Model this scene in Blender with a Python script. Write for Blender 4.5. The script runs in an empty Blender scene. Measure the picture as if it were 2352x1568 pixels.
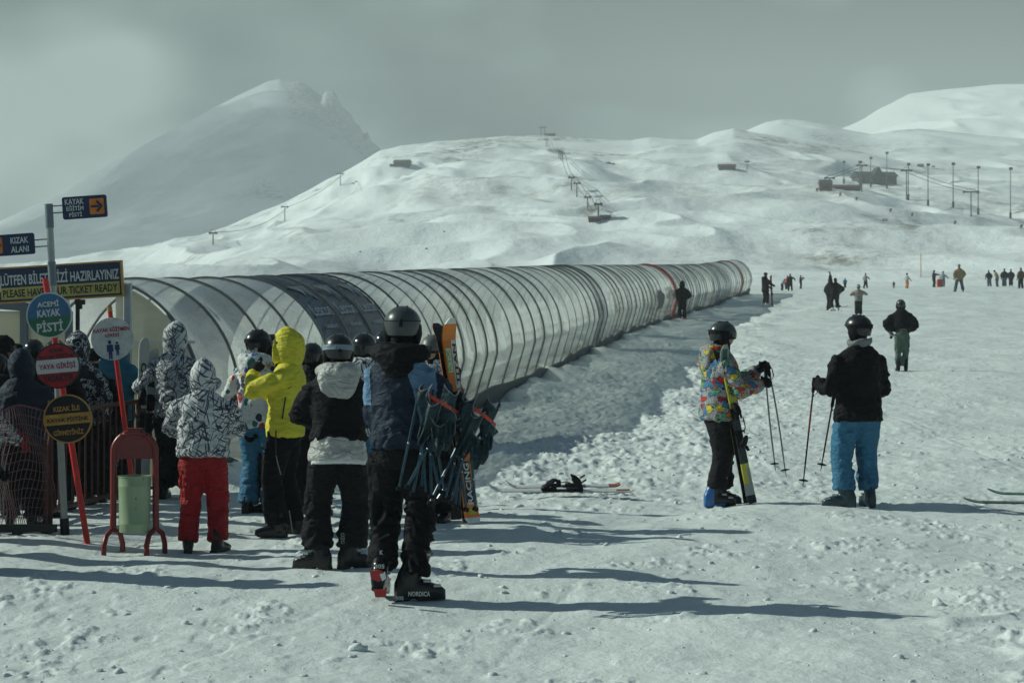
import bpy, math, random
import numpy as np
from mathutils import Vector, Matrix, Euler
R = math.radians
random.seed(7); np.random.seed(7)
S = bpy.context.scene
COL = S.collection

# ------------------------------------------------------------------ camera, sky, sun, exposure
ZC = 1.70
F = 2352 * 70 / 36.0                      # focal length in reference pixels (picture 2352 wide)
cam = bpy.data.cameras.new('camera'); cam_o = bpy.data.objects.new('camera', cam); COL.objects.link(cam_o)
cam.lens = 70; cam.sensor_width = 36; cam.clip_start = 0.1; cam.clip_end = 9000
cam_o.location = (0, 0, ZC); cam_o.rotation_euler = (R(90), 0, 0)
cam.dof.use_dof = True; cam.dof.focus_distance = 15.0; cam.dof.aperture_fstop = 8.0
S.camera = cam_o
S.view_settings.view_transform = 'Standard'; S.view_settings.look = 'None'
S.cycles.volume_bounces = 1; S.cycles.max_bounces = 12; S.cycles.transparent_max_bounces = 24
S.view_settings.exposure = 0.0; S.view_settings.gamma = 1.0

SUN_EL = R(31.5)
SUN_TO = Vector((-0.985, 0.17, 0)).normalized()          # horizontal direction towards the sun
sun = bpy.data.lights.new('sun', 'SUN'); sun_o = bpy.data.objects.new('sun', sun); COL.objects.link(sun_o)
sun.energy = 4.3; sun.angle = R(0.5); sun.color = (0.92, 1.0, 0.885)
ldir = -(SUN_TO * math.cos(SUN_EL) + Vector((0, 0, math.sin(SUN_EL))))
sun_o.rotation_euler = ldir.to_track_quat('-Z', 'Y').to_euler(); sun_o.location = (-30, 10, 40)

W = bpy.data.worlds.new('World'); S.world = W; W.use_nodes = True
nt = W.node_tree; nt.nodes.clear()
def wn(t, **k):
    n = nt.nodes.new(t)
    for a, b in k.items(): setattr(n, a, b)
    return n
def wl(a, b): nt.links.new(a, b)
def wmath(op, a, b=None, clamp=False):
    n = wn('ShaderNodeMath', operation=op, use_clamp=clamp)
    for i, x in enumerate((a, b)):
        if x is None: continue
        if isinstance(x, (int, float)): n.inputs[i].default_value = x
        else: wl(x, n.inputs[i])
    return n.outputs[0]
sky = wn('ShaderNodeTexSky', sky_type='NISHITA'); sky.sun_disc = False
sky.sun_elevation = SUN_EL; sky.sun_rotation = math.atan2(SUN_TO.x, SUN_TO.y) % (2 * math.pi)
sky.altitude = 2200; sky.air_density = 1.0; sky.dust_density = 0.6
bg1 = wn('ShaderNodeBackground'); bg1.inputs['Strength'].default_value = 0.036
tn = wn('ShaderNodeMix', data_type='RGBA', blend_type='MULTIPLY'); tn.inputs[0].default_value = 1.0; tn.inputs[7].default_value = (0.66, 1.0, 1.08, 1)
wl(sky.outputs[0], tn.inputs[6]); wl(tn.outputs[2], bg1.inputs['Color'])          # thin greenish overcast veil
tc = wn('ShaderNodeTexCoord')
sep = wn('ShaderNodeSeparateXYZ'); wl(tc.outputs['Generated'], sep.inputs[0])
mp = wn('ShaderNodeMapping'); mp.inputs['Scale'].default_value = (3.2, 3.2, 6.0); mp.inputs['Location'].default_value = (0.35, 0.1, 0.2)
wl(tc.outputs['Generated'], mp.inputs['Vector'])
no = wn('ShaderNodeTexNoise'); no.inputs['Scale'].default_value = 1.5; no.inputs['Detail'].default_value = 3.0
no.inputs['Roughness'].default_value = 0.5; no.inputs['Distortion'].default_value = 0.15
wl(mp.outputs[0], no.inputs['Vector'])
def bump_dir(d, lo, hi):                     # a brighter or darker cloud standing in one direction of the sky
    d = Vector(d).normalized()
    v = wn('ShaderNodeVectorMath', operation='DOT_PRODUCT'); wl(tc.outputs['Generated'], v.inputs[0]); v.inputs[1].default_value = d
    r = wn('ShaderNodeMapRange', interpolation_type='SMOOTHSTEP')
    r.inputs[1].default_value = lo; r.inputs[2].default_value = hi
    wl(v.outputs['Value'], r.inputs[0]); return r.outputs[0]
fac = wmath('ADD', wmath('ADD', wmath('MULTIPLY', no.outputs['Fac'], 2.3), -0.66), wmath('MULTIPLY', bump_dir((-0.19, 1, 0.085), 0.9885, 0.9997), 0.30))
fac = wmath('SUBTRACT', fac, wmath('MULTIPLY', bump_dir((0.27, 1, 0.185), 0.9945, 1.0), 0.9))
fac = wmath('ADD', fac, wmath('MULTIPLY', bump_dir((0.235, 1, 0.118), 0.9972, 1.0), 0.38))
fac = wmath('SUBTRACT', fac, wmath('MULTIPLY', bump_dir((0.01, 1, 0.10), 0.988, 1.0), 0.10))
mz = wn('ShaderNodeMapRange', interpolation_type='SMOOTHSTEP'); wl(sep.outputs['Z'], mz.inputs[0]); mz.inputs[1].default_value = 0.085; mz.inputs[2].default_value = 0.19
fac = wmath('SUBTRACT', fac, wmath('MULTIPLY', mz.outputs[0], 0.26))
ramp = wn('ShaderNodeValToRGB'); wl(fac, ramp.inputs[0])
cr = ramp.color_ramp
cr.elements[0].position = 0.25; cr.elements[0].color = (0.02, 0.05, 0.06, 1)
cr.elements[1].position = 0.82; cr.elements[1].color = (0.98, 1.20, 1.12, 1)
e = cr.elements.new(0.50); e.color = (0.30, 0.43, 0.385, 1)
bg2 = wn('ShaderNodeBackground'); bg2.inputs['Strength'].default_value = 0.53
wl(ramp.outputs[0], bg2.inputs['Color'])
# the cloud bank stands over the mountain ahead and thins out overhead and behind
mr = wn('ShaderNodeMapRange', interpolation_type='SMOOTHSTEP'); wl(sep.outputs['Z'], mr.inputs[0])
mr.inputs[1].default_value = 0.27; mr.inputs[2].default_value = 0.17
my = wn('ShaderNodeMapRange', interpolation_type='SMOOTHSTEP'); wl(sep.outputs['Y'], my.inputs[0])
my.inputs[1].default_value = 0.1; my.inputs[2].default_value = 0.6
mix = wn('ShaderNodeMixShader'); wl(wmath('MULTIPLY', mr.outputs[0], my.outputs[0]), mix.inputs[0])
wl(bg1.outputs[0], mix.inputs[1]); wl(bg2.outputs[0], mix.inputs[2])
wo = wn('ShaderNodeOutputWorld'); wl(mix.outputs[0], wo.inputs['Surface'])

# ------------------------------------------------------------------ noise
def _h(ix, iy, iz, seed):
    h = (ix.astype(np.uint32) * np.uint32(374761393) + iy.astype(np.uint32) * np.uint32(668265263)
         + iz.astype(np.uint32) * np.uint32(2147483647) + np.uint32((seed * 1274126177) & 0xffffffff))
    h = (h ^ (h >> np.uint32(13))) * np.uint32(1274126177)
    h = h ^ (h >> np.uint32(16))
    return h.astype(np.float64) / 4294967295.0
def vnoise(x, y, z=None, seed=0):
    x = np.asarray(x, float); y = np.asarray(y, float); z = np.zeros_like(x) if z is None else np.asarray(z, float)
    xf, yf, zf = np.floor(x), np.floor(y), np.floor(z)
    u, v, w = x - xf, y - yf, z - zf
    u = u * u * u * (u * (u * 6 - 15) + 10); v = v * v * v * (v * (v * 6 - 15) + 10); w = w * w * w * (w * (w * 6 - 15) + 10)
    X, Y, Z = xf.astype(np.int64), yf.astype(np.int64), zf.astype(np.int64)
    r = 0
    for dz in (0, 1):
        wz = w if dz else 1 - w
        for dy in (0, 1):
            wy = v if dy else 1 - v
            r = r + wz * wy * ((1 - u) * _h(X, Y + dy, Z + dz, seed) + u * _h(X + 1, Y + dy, Z + dz, seed))
    return r * 2 - 1
def fbm(x, y, z=None, seed=0, octv=4, gain=0.5):
    a, t, f = 1.0, 0.0, 1.0
    for o in range(octv):
        t = t + a * vnoise(x * f, y * f, None if z is None else z * f, seed + o * 17)
        a *= gain; f *= 2.03
    return t
def sstep(a, b, x):
    t = np.clip((np.asarray(x, float) - a) / (b - a), 0, 1); return t * t * (3 - 2 * t)

# ------------------------------------------------------------------ objects, tags, mesh building
def tag(o, label=None, cat=None, group=None, kind=None):
    if label: o['label'] = label
    if cat: o['category'] = cat
    if group: o['group'] = group
    if kind: o['kind'] = kind
    return o
def empty(name, loc, label=None, cat=None, group=None, rot=(0, 0, 0)):
    o = bpy.data.objects.new(name, None); COL.objects.link(o); o.location = loc; o.rotation_euler = rot
    o.empty_display_size = 0.1
    return tag(o, label, cat, group)
def copy_tree(o, parent=None):
    c = o.copy(); COL.objects.link(c)
    if parent: c.parent = parent
    for ch in o.children: copy_tree(ch, c)
    return c
def mesh_np(name, V, Fc, mats, parent=None, smooth=True, mi=None, loc=None):
    me = bpy.data.meshes.new(name)
    V = np.asarray(V, float)
    me.from_pydata([tuple(v) for v in V], [], [tuple(int(i) for i in f) for f in Fc])
    for m in (mats if isinstance(mats, (list, tuple)) else [mats]): me.materials.append(m)
    if mi is not None: me.polygons.foreach_set('material_index', np.asarray(mi, np.int32))
    me.polygons.foreach_set('use_smooth', np.full(len(me.polygons), smooth, bool))
    me.update()
    o = bpy.data.objects.new(name, me); COL.objects.link(o)
    if parent: o.parent = parent
    if loc is not None: o.location = loc
    return o
def grid_np(name, P, mats, smooth=True, parent=None, attrs=None, wrap=False):
    """P (n,m,3) grid of points -> quad mesh, fast"""
    n, m, _ = P.shape
    i = np.arange(n * m).reshape(n, m)
    q = np.stack([i[:-1, :-1], i[:-1, 1:], i[1:, 1:], i[1:, :-1]], -1).reshape(-1, 4)
    me = bpy.data.meshes.new(name)
    me.vertices.add(n * m); me.vertices.foreach_set('co', P.reshape(-1).astype(np.float32))
    me.loops.add(q.size); me.loops.foreach_set('vertex_index', q.reshape(-1).astype(np.int32))
    me.polygons.add(len(q)); me.polygons.foreach_set('loop_start', np.arange(0, q.size, 4, dtype=np.int32))
    me.polygons.foreach_set('use_smooth', np.full(len(q), smooth, bool))
    for mm in (mats if isinstance(mats, (list, tuple)) else [mats]): me.materials.append(mm)
    for k, a in (attrs or {}).items():
        at = me.attributes.new(k, 'FLOAT', 'POINT'); at.data.foreach_set('value', a.reshape(-1).astype(np.float32))
    me.update(calc_edges=True)
    o = bpy.data.objects.new(name, me); COL.objects.link(o)
    if parent: o.parent = parent
    return o

def basis(d, ref=None):
    d = Vector(d).normalized()
    r = Vector(ref) if ref is not None else (Vector((1, 0, 0)) if abs(d.x) < 0.8 else Vector((0, 1, 0)))
    r = (r - d * r.dot(d))
    if r.length < 1e-6: r = Vector((0, 1, 0)) - d * d.y
    r.normalize(); return r, d.cross(r), d
class MB:
    def __init__(s): s.v = []; s.f = []; s.m = []
    def add(s, V, Fc, m=0):
        b = len(s.v); s.v += [tuple(v) for v in V]
        for f in Fc: s.f.append(tuple(b + i for i in f)); s.m.append(m)
        return s
    def rings(s, rs, m=0, cap=True):
        n = len(rs[0]); V = [p for r in rs for p in r]; Fc = []
        for k in range(len(rs) - 1):
            for i in range(n):
                j = (i + 1) % n
                Fc.append((k * n + i, k * n + j, (k + 1) * n + j, (k + 1) * n + i))
        if cap:
            Fc.append(tuple(reversed(range(n)))); Fc.append(tuple((len(rs) - 1) * n + i for i in range(n)))
        return s.add(V, Fc, m)
    def loft(s, L, n=16, m=0, ref=None, p=2.0):
        """L: list of (centre, rx, ry[, axis]); rx along ref"""
        C = [Vector(l[0]) for l in L]; rs = []
        for k, l in enumerate(L):
            if len(l) > 3: d = Vector(l[3])
            else: d = C[min(k + 1, len(C) - 1)] - C[max(k - 1, 0)]
            a, b, d = basis(d, ref)
            ring = []
            for i in range(n):
                t = 2 * math.pi * i / n; c, q = math.cos(t), math.sin(t)
                if p != 2.0:
                    c = math.copysign(abs(c) ** (2 / p), c); q = math.copysign(abs(q) ** (2 / p), q)
                ring.append(C[k] + a * (l[1] * c) + b * (l[2] * q))
            rs.append(ring)
        return s.rings(rs, m)
    def tube(s, pts, r, n=8, m=0):
        rr = r if isinstance(r, (list, tuple)) else [r] * len(pts)
        return s.loft([(p, q, q) for p, q in zip(pts, rr)], n, m)
    def ball(s, c, rx, ry=None, rz=None, M=None, n=14, k=10, m=0):
        ry = rx if ry is None else ry; rz = rx if rz is None else rz; c = Vector(c); rs = []
        for j in range(k + 1):
            ph = -math.pi / 2 + math.pi * j / k
            if j in (0, k): ph *= 0.985
            ring = []
            for i in range(n):
                t = 2 * math.pi * i / n
                p = Vector((rx * math.cos(ph) * math.cos(t), ry * math.cos(ph) * math.sin(t), rz * math.sin(ph)))
                if M is not None: p = M @ p
                ring.append(c + p)
            rs.append(ring)
        return s.rings(rs, m)
    def box(s, c, sz, M=None, m=0, bev=0.0):
        x, y, z = sz[0] / 2, sz[1] / 2, sz[2] / 2; c = Vector(c)
        if bev:
            b = min(bev, x * .9, y * .9, z * .9); rs = []
            for zz, ins in ((-z, b), (-z + b, 0), (z - b, 0), (z, b)):
                X, Y = x - ins, y - ins; k = b if not ins else b * 0.6
                rs.append([Vector(q) for q in ((X, -Y + k, zz), (X, Y - k, zz), (X - k, Y, zz), (-X + k, Y, zz), (-X, Y - k, zz), (-X, -Y + k, zz), (-X + k, -Y, zz), (X - k, -Y, zz))])
            rs = [[c + (M @ p if M is not None else p) for p in r] for r in rs]
            return s.rings(rs, m)
        V = [Vector((i, j, k)) for k in (-z, z) for j in (-y, y) for i in (-x, x)]
        V = [c + (M @ p if M is not None else p) for p in V]
        return s.add(V, [(0, 2, 3, 1), (4, 5, 7, 6), (0, 1, 5, 4), (1, 3, 7, 5), (3, 2, 6, 7), (2, 0, 4, 6)], m)
    def beam(s, a, b, w, h, ref=None, m=0):
        a, b = Vector(a), Vector(b); r, q, d = basis(b - a, ref)
        V = [c + r * (i * w / 2) + q * (j * h / 2) for c in (a, b) for i, j in ((-1, -1), (1, -1), (1, 1), (-1, 1))]
        return s.add(V, [(3, 2, 1, 0), (4, 5, 6, 7), (0, 1, 5, 4), (1, 2, 6, 5), (2, 3, 7, 6), (3, 0, 4, 7)], m)
    def poly(s, pts, t, m=0, y0=0.0):
        """outline in x,z extruded along y from y0 to y0+t"""
        n = len(pts); V = [(x, y0, z) for x, z in pts] + [(x, y0 + t, z) for x, z in pts]
        Fc = [tuple(range(n)), tuple(reversed(range(n, 2 * n)))] + [(i, i + n, (i + 1) % n + n, (i + 1) % n) for i in range(n)]
        return s.add(V, Fc, m)
    def build(s, name, mats, parent=None, smooth=True, loc=None):
        o = mesh_np(name, s.v, s.f, mats, parent, smooth, s.m, loc)
        if smooth: 
            try: o.data.set_sharp_from_angle(angle=R(40))
            except Exception: pass
        return o
def remesh(mb, voxel, it=6, fac=0.5):
    me = bpy.data.meshes.new('tmp'); me.from_pydata([tuple(v) for v in mb.v], [], mb.f); me.update()
    o = bpy.data.objects.new('tmp', me); COL.objects.link(o)
    md = o.modifiers.new('r', 'REMESH'); md.mode = 'VOXEL'; md.voxel_size = voxel
    if it:
        ms = o.modifiers.new('s', 'SMOOTH'); ms.iterations = it; ms.factor = fac
    dg = bpy.context.evaluated_depsgraph_get()
    e = bpy.data.meshes.new_from_object(o.evaluated_get(dg))
    n = len(e.vertices); V = np.empty(n * 3); e.vertices.foreach_get('co', V); V = V.reshape(-1, 3)
    N = np.empty(n * 3); e.vertices.foreach_get('normal', N); N = N.reshape(-1, 3)
    q = np.empty(len(e.loops), np.int32); e.loops.foreach_get('vertex_index', q)
    ls = np.empty(len(e.polygons), np.int32); e.polygons.foreach_get('loop_start', ls)
    lt = np.empty(len(e.polygons), np.int32); e.polygons.foreach_get('loop_total', lt)
    Fc = [q[a:a + b] for a, b in zip(ls, lt)]
    bpy.data.objects.remove(o); bpy.data.meshes.remove(me); bpy.data.meshes.remove(e)
    return V, N, Fc

_txt = {}
def text_np(s, w, h, bold=0.0, spacing=1.0):
    """lettering fitted to a w x h rectangle, centred, in the x,z plane; returns verts and faces"""
    key = (s, bold, spacing)
    if key not in _txt:
        c = bpy.data.curves.new('t', 'FONT'); c.body = s; c.size = 1; c.offset = bold; c.resolution_u = 2; c.space_character = spacing
        c.fill_mode = 'FRONT'
        o = bpy.data.objects.new('t', c); COL.objects.link(o)
        dg = bpy.context.evaluated_depsgraph_get()
        e = bpy.data.meshes.new_from_object(o.evaluated_get(dg))
        V = np.array([v.co[:] for v in e.vertices]); Fc = [tuple(p.vertices) for p in e.polygons]
        bpy.data.objects.remove(o); bpy.data.curves.remove(c); bpy.data.meshes.remove(e)
        _txt[key] = (V, Fc)
    V, Fc = _txt[key]
    lo, hi = V.min(0), V.max(0)
    X = (V[:, 0] - (lo[0] + hi[0]) / 2) / (hi[0] - lo[0]) * w
    Z = (V[:, 1] - (lo[1] + hi[1]) / 2) / (hi[1] - lo[1]) * h
    return X, Z, Fc
def put_text(mb, s, cx, cz, w, h, y, m=0, bold=0.02, shear=0.0):
    X, Z, Fc = text_np(s, w, h, bold)
    mb.add(np.stack([X + cx + Z * shear, np.full_like(X, y), Z + cz], 1), Fc, m)

# ------------------------------------------------------------------ materials
class NT:
    def __init__(s, name):
        s.mat = bpy.data.materials.new(name); s.mat.use_nodes = True; s.t = s.mat.node_tree; s.t.nodes.clear()
        s.out = s.n('ShaderNodeOutputMaterial'); s.tc = s.n('ShaderNodeTexCoord')
    def n(s, t, **k):
        x = s.t.nodes.new(t)
        for a, b in k.items(): setattr(x, a, b)
        return x
    def l(s, a, b): s.t.links.new(a, b)
    def set(s, sock, v):
        if isinstance(v, (int, float)): sock.default_value = v
        elif isinstance(v, (tuple, list)): sock.default_value = tuple(v) + ((1,) if len(v) == 3 and sock.type == 'RGBA' else ())
        else: s.l(v, sock)
    def math(s, op, a, b=None, clamp=False):
        x = s.n('ShaderNodeMath', operation=op, use_clamp=clamp); s.set(x.inputs[0], a)
        if b is not None: s.set(x.inputs[1], b)
        return x.outputs[0]
    def map(s, scale=(1, 1, 1), rot=(0, 0, 0), loc=(0, 0, 0), co='Object', kind='POINT'):
        x = s.n('ShaderNodeMapping', vector_type=kind); s.l(s.tc.outputs[co], x.inputs[0])
        x.inputs['Scale'].default_value = scale; x.inputs['Rotation'].default_value = rot; x.inputs['Location'].default_value = loc
        return x.outputs[0]
    def noise(s, vec, scale, detail=4, rough=.5, dist=0):
        x = s.n('ShaderNodeTexNoise'); s.l(vec, x.inputs['Vector'])
        x.inputs['Scale'].default_value = scale; x.inputs['Detail'].default_value = detail
        x.inputs['Roughness'].default_value = rough; x.inputs['Distortion'].default_value = dist
        return x
    def vor(s, vec, scale, feature='F1', rnd=1.0):
        x = s.n('ShaderNodeTexVoronoi', feature=feature); s.l(vec, x.inputs['Vector'])
        x.inputs['Scale'].default_value = scale; x.inputs['Randomness'].default_value = rnd
        return x
    def mr(s, v, a, b, c=0.0, d=1.0):
        x = s.n('ShaderNodeMapRange'); s.l(v, x.inputs[0])
        for i, q in enumerate((a, b, c, d)): x.inputs[i + 1].default_value = q
        return x.outputs[0]
    def mix(s, f, a, b):
        x = s.n('ShaderNodeMix', data_type='RGBA'); s.set(x.inputs[0], f); s.set(x.inputs[6], a); s.set(x.inputs[7], b)
        return x.outputs[2]
    def ramp(s, v, els, const=False):
        x = s.n('ShaderNodeValToRGB'); s.l(v, x.inputs[0]); c = x.color_ramp
        if const: c.interpolation = 'CONSTANT'
        while len(c.elements) < len(els): c.elements.new(0.5)
        for e, (p, q) in zip(c.elements, els): e.position = p; e.color = tuple(q) + (1,)
        return x.outputs[0]
    def bump(s, h, strength=.3, dist=.01, nrm=None):
        x = s.n('ShaderNodeBump'); s.l(h, x.inputs['Height']); x.inputs['Strength'].default_value = strength; x.inputs['Distance'].default_value = dist
        if nrm is not None: s.l(nrm, x.inputs['Normal'])
        return x.outputs[0]
    def done(s, col, rough=.6, metal=0, nrm=None, spec=.5, **k):
        p = s.n('ShaderNodeBsdfPrincipled'); s.set(p.inputs['Base Color'], col); s.set(p.inputs['Roughness'], rough)
        p.inputs['Metallic'].default_value = metal; p.inputs['Specular IOR Level'].default_value = spec
        for a, b in k.items(): s.set(p.inputs[a.replace('_', ' ')], b)
        if nrm is not None: s.l(nrm, p.inputs['Normal'])
        s.l(p.outputs[0], s.out.inputs['Surface']); return s.mat
def plain(name, col, rough=.5, metal=0, var=.12, scale=8, spec=.5, bump=0.0):
    t = NT(name); n = t.noise(t.map(), scale, 5, .6)
    c = t.mix(t.mr(n.outputs['Fac'], .3, .7), tuple(x * (1 - var) for x in col), tuple(min(1, x * (1 + var)) for x in col))
    r = t.mr(n.outputs['Fac'], .3, .7, max(0, rough - .08), min(1, rough + .1))
    return t.done(c, r, metal, t.bump(n.outputs['Fac'], bump, .004) if bump else None, spec)
def wrinkle(t, s=1.0, k=1.0):
    a = t.noise(t.map((7 * k, 7 * k, 16 * k)), 1.0, 4, .55, 1.2); b = t.noise(t.map((1, 1, 1)), 55 * k, 3, .6)
    h = t.math('ADD', t.math('MULTIPLY', a.outputs['Fac'], 1.0), t.math('MULTIPLY', b.outputs['Fac'], .16))
    return t.bump(h, .85 * s, .04)
def fabric(name, col, rough=.75, var=.14, s=1.0, spec=.3, k=1.0, sheen=0.0):
    t = NT(name); n = t.noise(t.map(), 6, 4, .6)
    c = t.mix(t.mr(n.outputs['Fac'], .3, .7), tuple(x * (1 - var) for x in col), tuple(min(1, x * (1 + var)) for x in col))
    return t.done(c, rough, 0, wrinkle(t, s, k), spec)
def crackle(name, k=1.0, base=(.60, .62, .61), ink=(.045, .052, .075)):
    t = NT(name)
    def strokes(rot, sx, sz, th, loc):
        v = t.vor(t.map((1 / (sz * k), 1 / (sz * k), 1 / (sx * k)), rot, loc, kind='TEXTURE'), 1.0); 
        return t.mr(v.outputs['Distance'], th, th + .05, 1, 0)
    ln = None
    for rot, sx, sz, th, loc in (((.2, .55, .1), 64, 5.0, .27, (0, 0, 0)), ((.3, -.75, .4), 64, 4.6, .26, (3, 1, 2)), ((.5, 1.35, .2), 66, 5.0, .26, (5, 7, 1)), ((-.4, -1.25, .6), 68, 5.2, .25, (2, 9, 4)), ((1.0, .1, .3), 66, 5.4, .24, (8, 3, 6))):
        q = strokes(rot, sx, sz, th, loc); ln = q if ln is None else t.math('MAXIMUM', ln, q)
    f = t.vor(t.map((1, 1, 1.6), (.3, .5, .2)), 20 * k)
    sc = t.n('ShaderNodeSeparateColor'); t.l(f.outputs['Color'], sc.inputs[0])
    fl = t.math('MULTIPLY', t.math('GREATER_THAN', sc.outputs[0], .90), t.math('LESS_THAN', f.outputs['Distance'], .42))
    c = t.mix(t.math('MULTIPLY', t.math('GREATER_THAN', sc.outputs[1], .84), .45), base, (.28, .30, .36))
    c = t.mix(t.math('MULTIPLY', t.math('GREATER_THAN', sc.outputs[2], .95), t.math('LESS_THAN', f.outputs['Distance'], .16)), c, (.45, .08, .16))
    c = t.mix(t.math('MAXIMUM', ln, fl), c, ink)
    return t.done(c, .7, 0, wrinkle(t, .9), .3)
def dotted(name):
    t = NT(name)
    v = t.vor(t.map((1, 1, .8)), 13, 'F1', 1.0)
    sc = t.n('ShaderNodeSeparateColor'); t.l(v.outputs['Color'], sc.inputs[0])
    r = t.mr(sc.outputs[1], 0, 1, .22, .58)
    n = t.noise(t.map(), 40, 2)
    dist = t.math('ADD', v.outputs['Distance'], t.mr(n.outputs['Fac'], 0, 1, -.1, .1))
    c = t.ramp(sc.outputs[0], [(0, (.03, .035, .06)), (.25, (.42, .03, .05)), (.45, (.02, .16, .15)), (.62, (.04, .10, .30)), (.78, (.55, .38, .12)), (.9, (.40, .10, .05))], True)
    col = t.mix(t.math('LESS_THAN', dist, r), (.68, .70, .68), c)
    return t.done(col, .7, 0, wrinkle(t, .9), .3)
def shards(name, k=1.0):
    t = NT(name)
    sp = t.noise(t.map(), 150, 1)
    col = t.mix(t.mr(sp.outputs['Fac'], .42, .58), (.13, .13, .14), (.46, .46, .45))
    pal = [(0, (.52, .025, .025)), (.2, (.62, .20, .025)), (.38, (.60, .47, .04)), (.56, (.10, .32, .17)), (.76, (.05, .18, .34))]
    for rot, sc_, th, loc, sh in (((.5, .3, .9), 9.5, .66, (0, 0, 0), .35), ((1.1, .8, .2), 8.0, .60, (3.3, 1.2, 4.4), -.6), ((.2, 1.3, .5), 9.0, .52, (7.1, 2.2, .4), .15)):
        mp_ = t.map((1, 1, 1.25), rot, loc)
        v = t.vor(mp_, sc_ * k); v.distance = 'MANHATTAN'
        s_ = t.n('ShaderNodeSeparateColor'); t.l(v.outputs['Color'], s_.inputs[0])
        # cut every diamond by a slanting line so that pointed shards remain
        d = t.n('ShaderNodeVectorMath', operation='SUBTRACT'); t.l(mp_, d.inputs[0]); t.l(v.outputs['Position'], d.inputs[1])
        sx = t.n('ShaderNodeSeparateXYZ'); t.l(d.outputs[0], sx.inputs[0])
        cut = t.math('ADD', t.math('MULTIPLY', sx.outputs[2], sc_ * k * 1.4), t.math('MULTIPLY', sx.outputs[0], sc_ * k * sh * 2))
        m_ = t.math('MAXIMUM', t.math('SUBTRACT', v.outputs['Distance'], th), t.math('SUBTRACT', cut, .18))
        keep = t.math('GREATER_THAN', s_.outputs[1], .22)
        c = t.ramp(s_.outputs[0], pal, True)
        col = t.mix(t.math('MULTIPLY', t.math('LESS_THAN', m_, .07), keep), col, (.010, .010, .014))
        col = t.mix(t.math('MULTIPLY', t.math('LESS_THAN', m_, .0), keep), col, c)
    return t.done(col, .7, 0, wrinkle(t, .8), .3)
def splatter(name):
    t = NT(name)
    n = t.noise(t.map(), 5, 3, .6); 
    mp_ = t.n('ShaderNodeVectorMath', operation='ADD'); t.l(t.map(), mp_.inputs[0]); t.l(n.outputs['Color'], mp_.inputs[1])
    v = t.vor(mp_.outputs[0], 7, 'DISTANCE_TO_EDGE'); w = t.noise(t.map(), 14, 3)
    th = t.mr(w.outputs['Fac'], .4, .65, 0, .10)
    c = t.mix(t.math('LESS_THAN', v.outputs['Distance'], th), (.01, .012, .018), (.5, .53, .56))
    return t.done(c, .6, 0, wrinkle(t), .35)
M = {}
M['black'] = fabric('black_cloth', (.0042, .0050, .0075), .7, spec=.14)
M['charcoal'] = fabric('charcoal_cloth', (.010, .0095, .012), .75, spec=.14)
M['navy'] = fabric('navy_cloth', (.012, .023, .044), .6, spec=.2)
M['steel_blue'] = fabric('steel_blue_cloth', (.15, .27, .42), .6)
M['yellow'] = fabric('yellow_cloth', (.72, .64, .045), .6, .06)
M['silver'] = fabric('silver_cloth', (.47, .47, .43), .34, .08, 1.3, .6)
M['white_cloth'] = fabric('white_cloth', (.68, .70, .70), .6, .05)
M['red_cloth'] = fabric('red_cloth', (.33, .006, .012), .65)
M['blue_cloth'] = fabric('blue_cloth', (.030, .15, .26), .6)
M['teal_cloth'] = fabric('teal_cloth', (.012, .16, .25), .6)
M['slate'] = fabric('slate_cloth', (.012, .017, .022), .75, spec=.15)
M['olive'] = fabric('sage_cloth', (.075, .125, .095), .7)
M['tan'] = fabric('tan_cloth', (.30, .22, .12), .75)
M['brown'] = fabric('brown_cloth', (.11, .06, .035), .75)
M['jean'] = fabric('grey_blue_cloth', (.07, .09, .12), .8)
M['orange_cloth'] = fabric('orange_cloth', (.50, .16, .02), .7)
M['scarlet'] = fabric('scarlet_cloth', (.55, .06, .03), .7)
M['purple'] = fabric('purple_cloth', (.10, .04, .16), .7)
M['grey_cloth'] = fabric('grey_cloth', (.20, .21, .22), .7)
M['pale_blue'] = fabric('pale_blue_cloth', (.24, .30, .36), .7)
M['chair_cloth'] = fabric('dark_teal_cloth', (.010, .036, .045), .6, spec=.4)
M['crackle'] = crackle('crackle_print'); M['crackle_big'] = crackle('crackle_print_large', .8); M['dots'] = dotted('splash_dot_print')
M['shards'] = shards('colourful_shard_print'); M['shards_small'] = shards('colourful_shard_print_child', 1.3); M['splat'] = splatter('splatter_print')
M['skin'] = plain('skin', (.42, .25, .18), .5, 0, .08)
M['hair'] = plain('dark_hair', (.015, .011, .009), .5)
M['helmet'] = plain('helmet_shell', (.014, .017, .019), .30, 0, .10, 4, .5)
M['helmet_grey'] = plain('grey_helmet_shell', (.045, .055, .055), .34, 0, .08, 4, .5)
M['helmet_gloss'] = plain('glossy_helmet_shell', (.012, .014, .016), .16, 0, .10, 4, .6)
M['helmet_pale'] = plain('pale_grey_helmet_shell', (.12, .13, .12), .4)
M['rubber'] = plain('black_rubber', (.005, .005, .007), .6, spec=.2)
M['boot'] = plain('boot_plastic', (.006, .0065, .008), .30, 0, .2, 6, .4)
M['boot_blue'] = plain('blue_boot_plastic', (.02, .12, .34), .35)
M['boot_teal'] = plain('dark_teal_boot_plastic', (.012, .04, .055), .35)
M['boot_red'] = plain('red_boot_plastic', (.42, .02, .02), .4)
M['metal'] = plain('galvanised_metal', (.34, .36, .36), .38, .7, .15, 10)
M['chrome'] = plain('bright_metal', (.55, .56, .56), .25, .9)
M['lens'] = plain('goggle_lens', (.02, .012, .02), .08, 0, .1, 4, .8)
M['red_paint'] = plain('red_paint', (.60, .020, .018), .35, 0, .16, 20)
M['dark_red_paint'] = plain('dark_red_paint', (.20, .018, .016), .38, 0, .18, 14)
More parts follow.
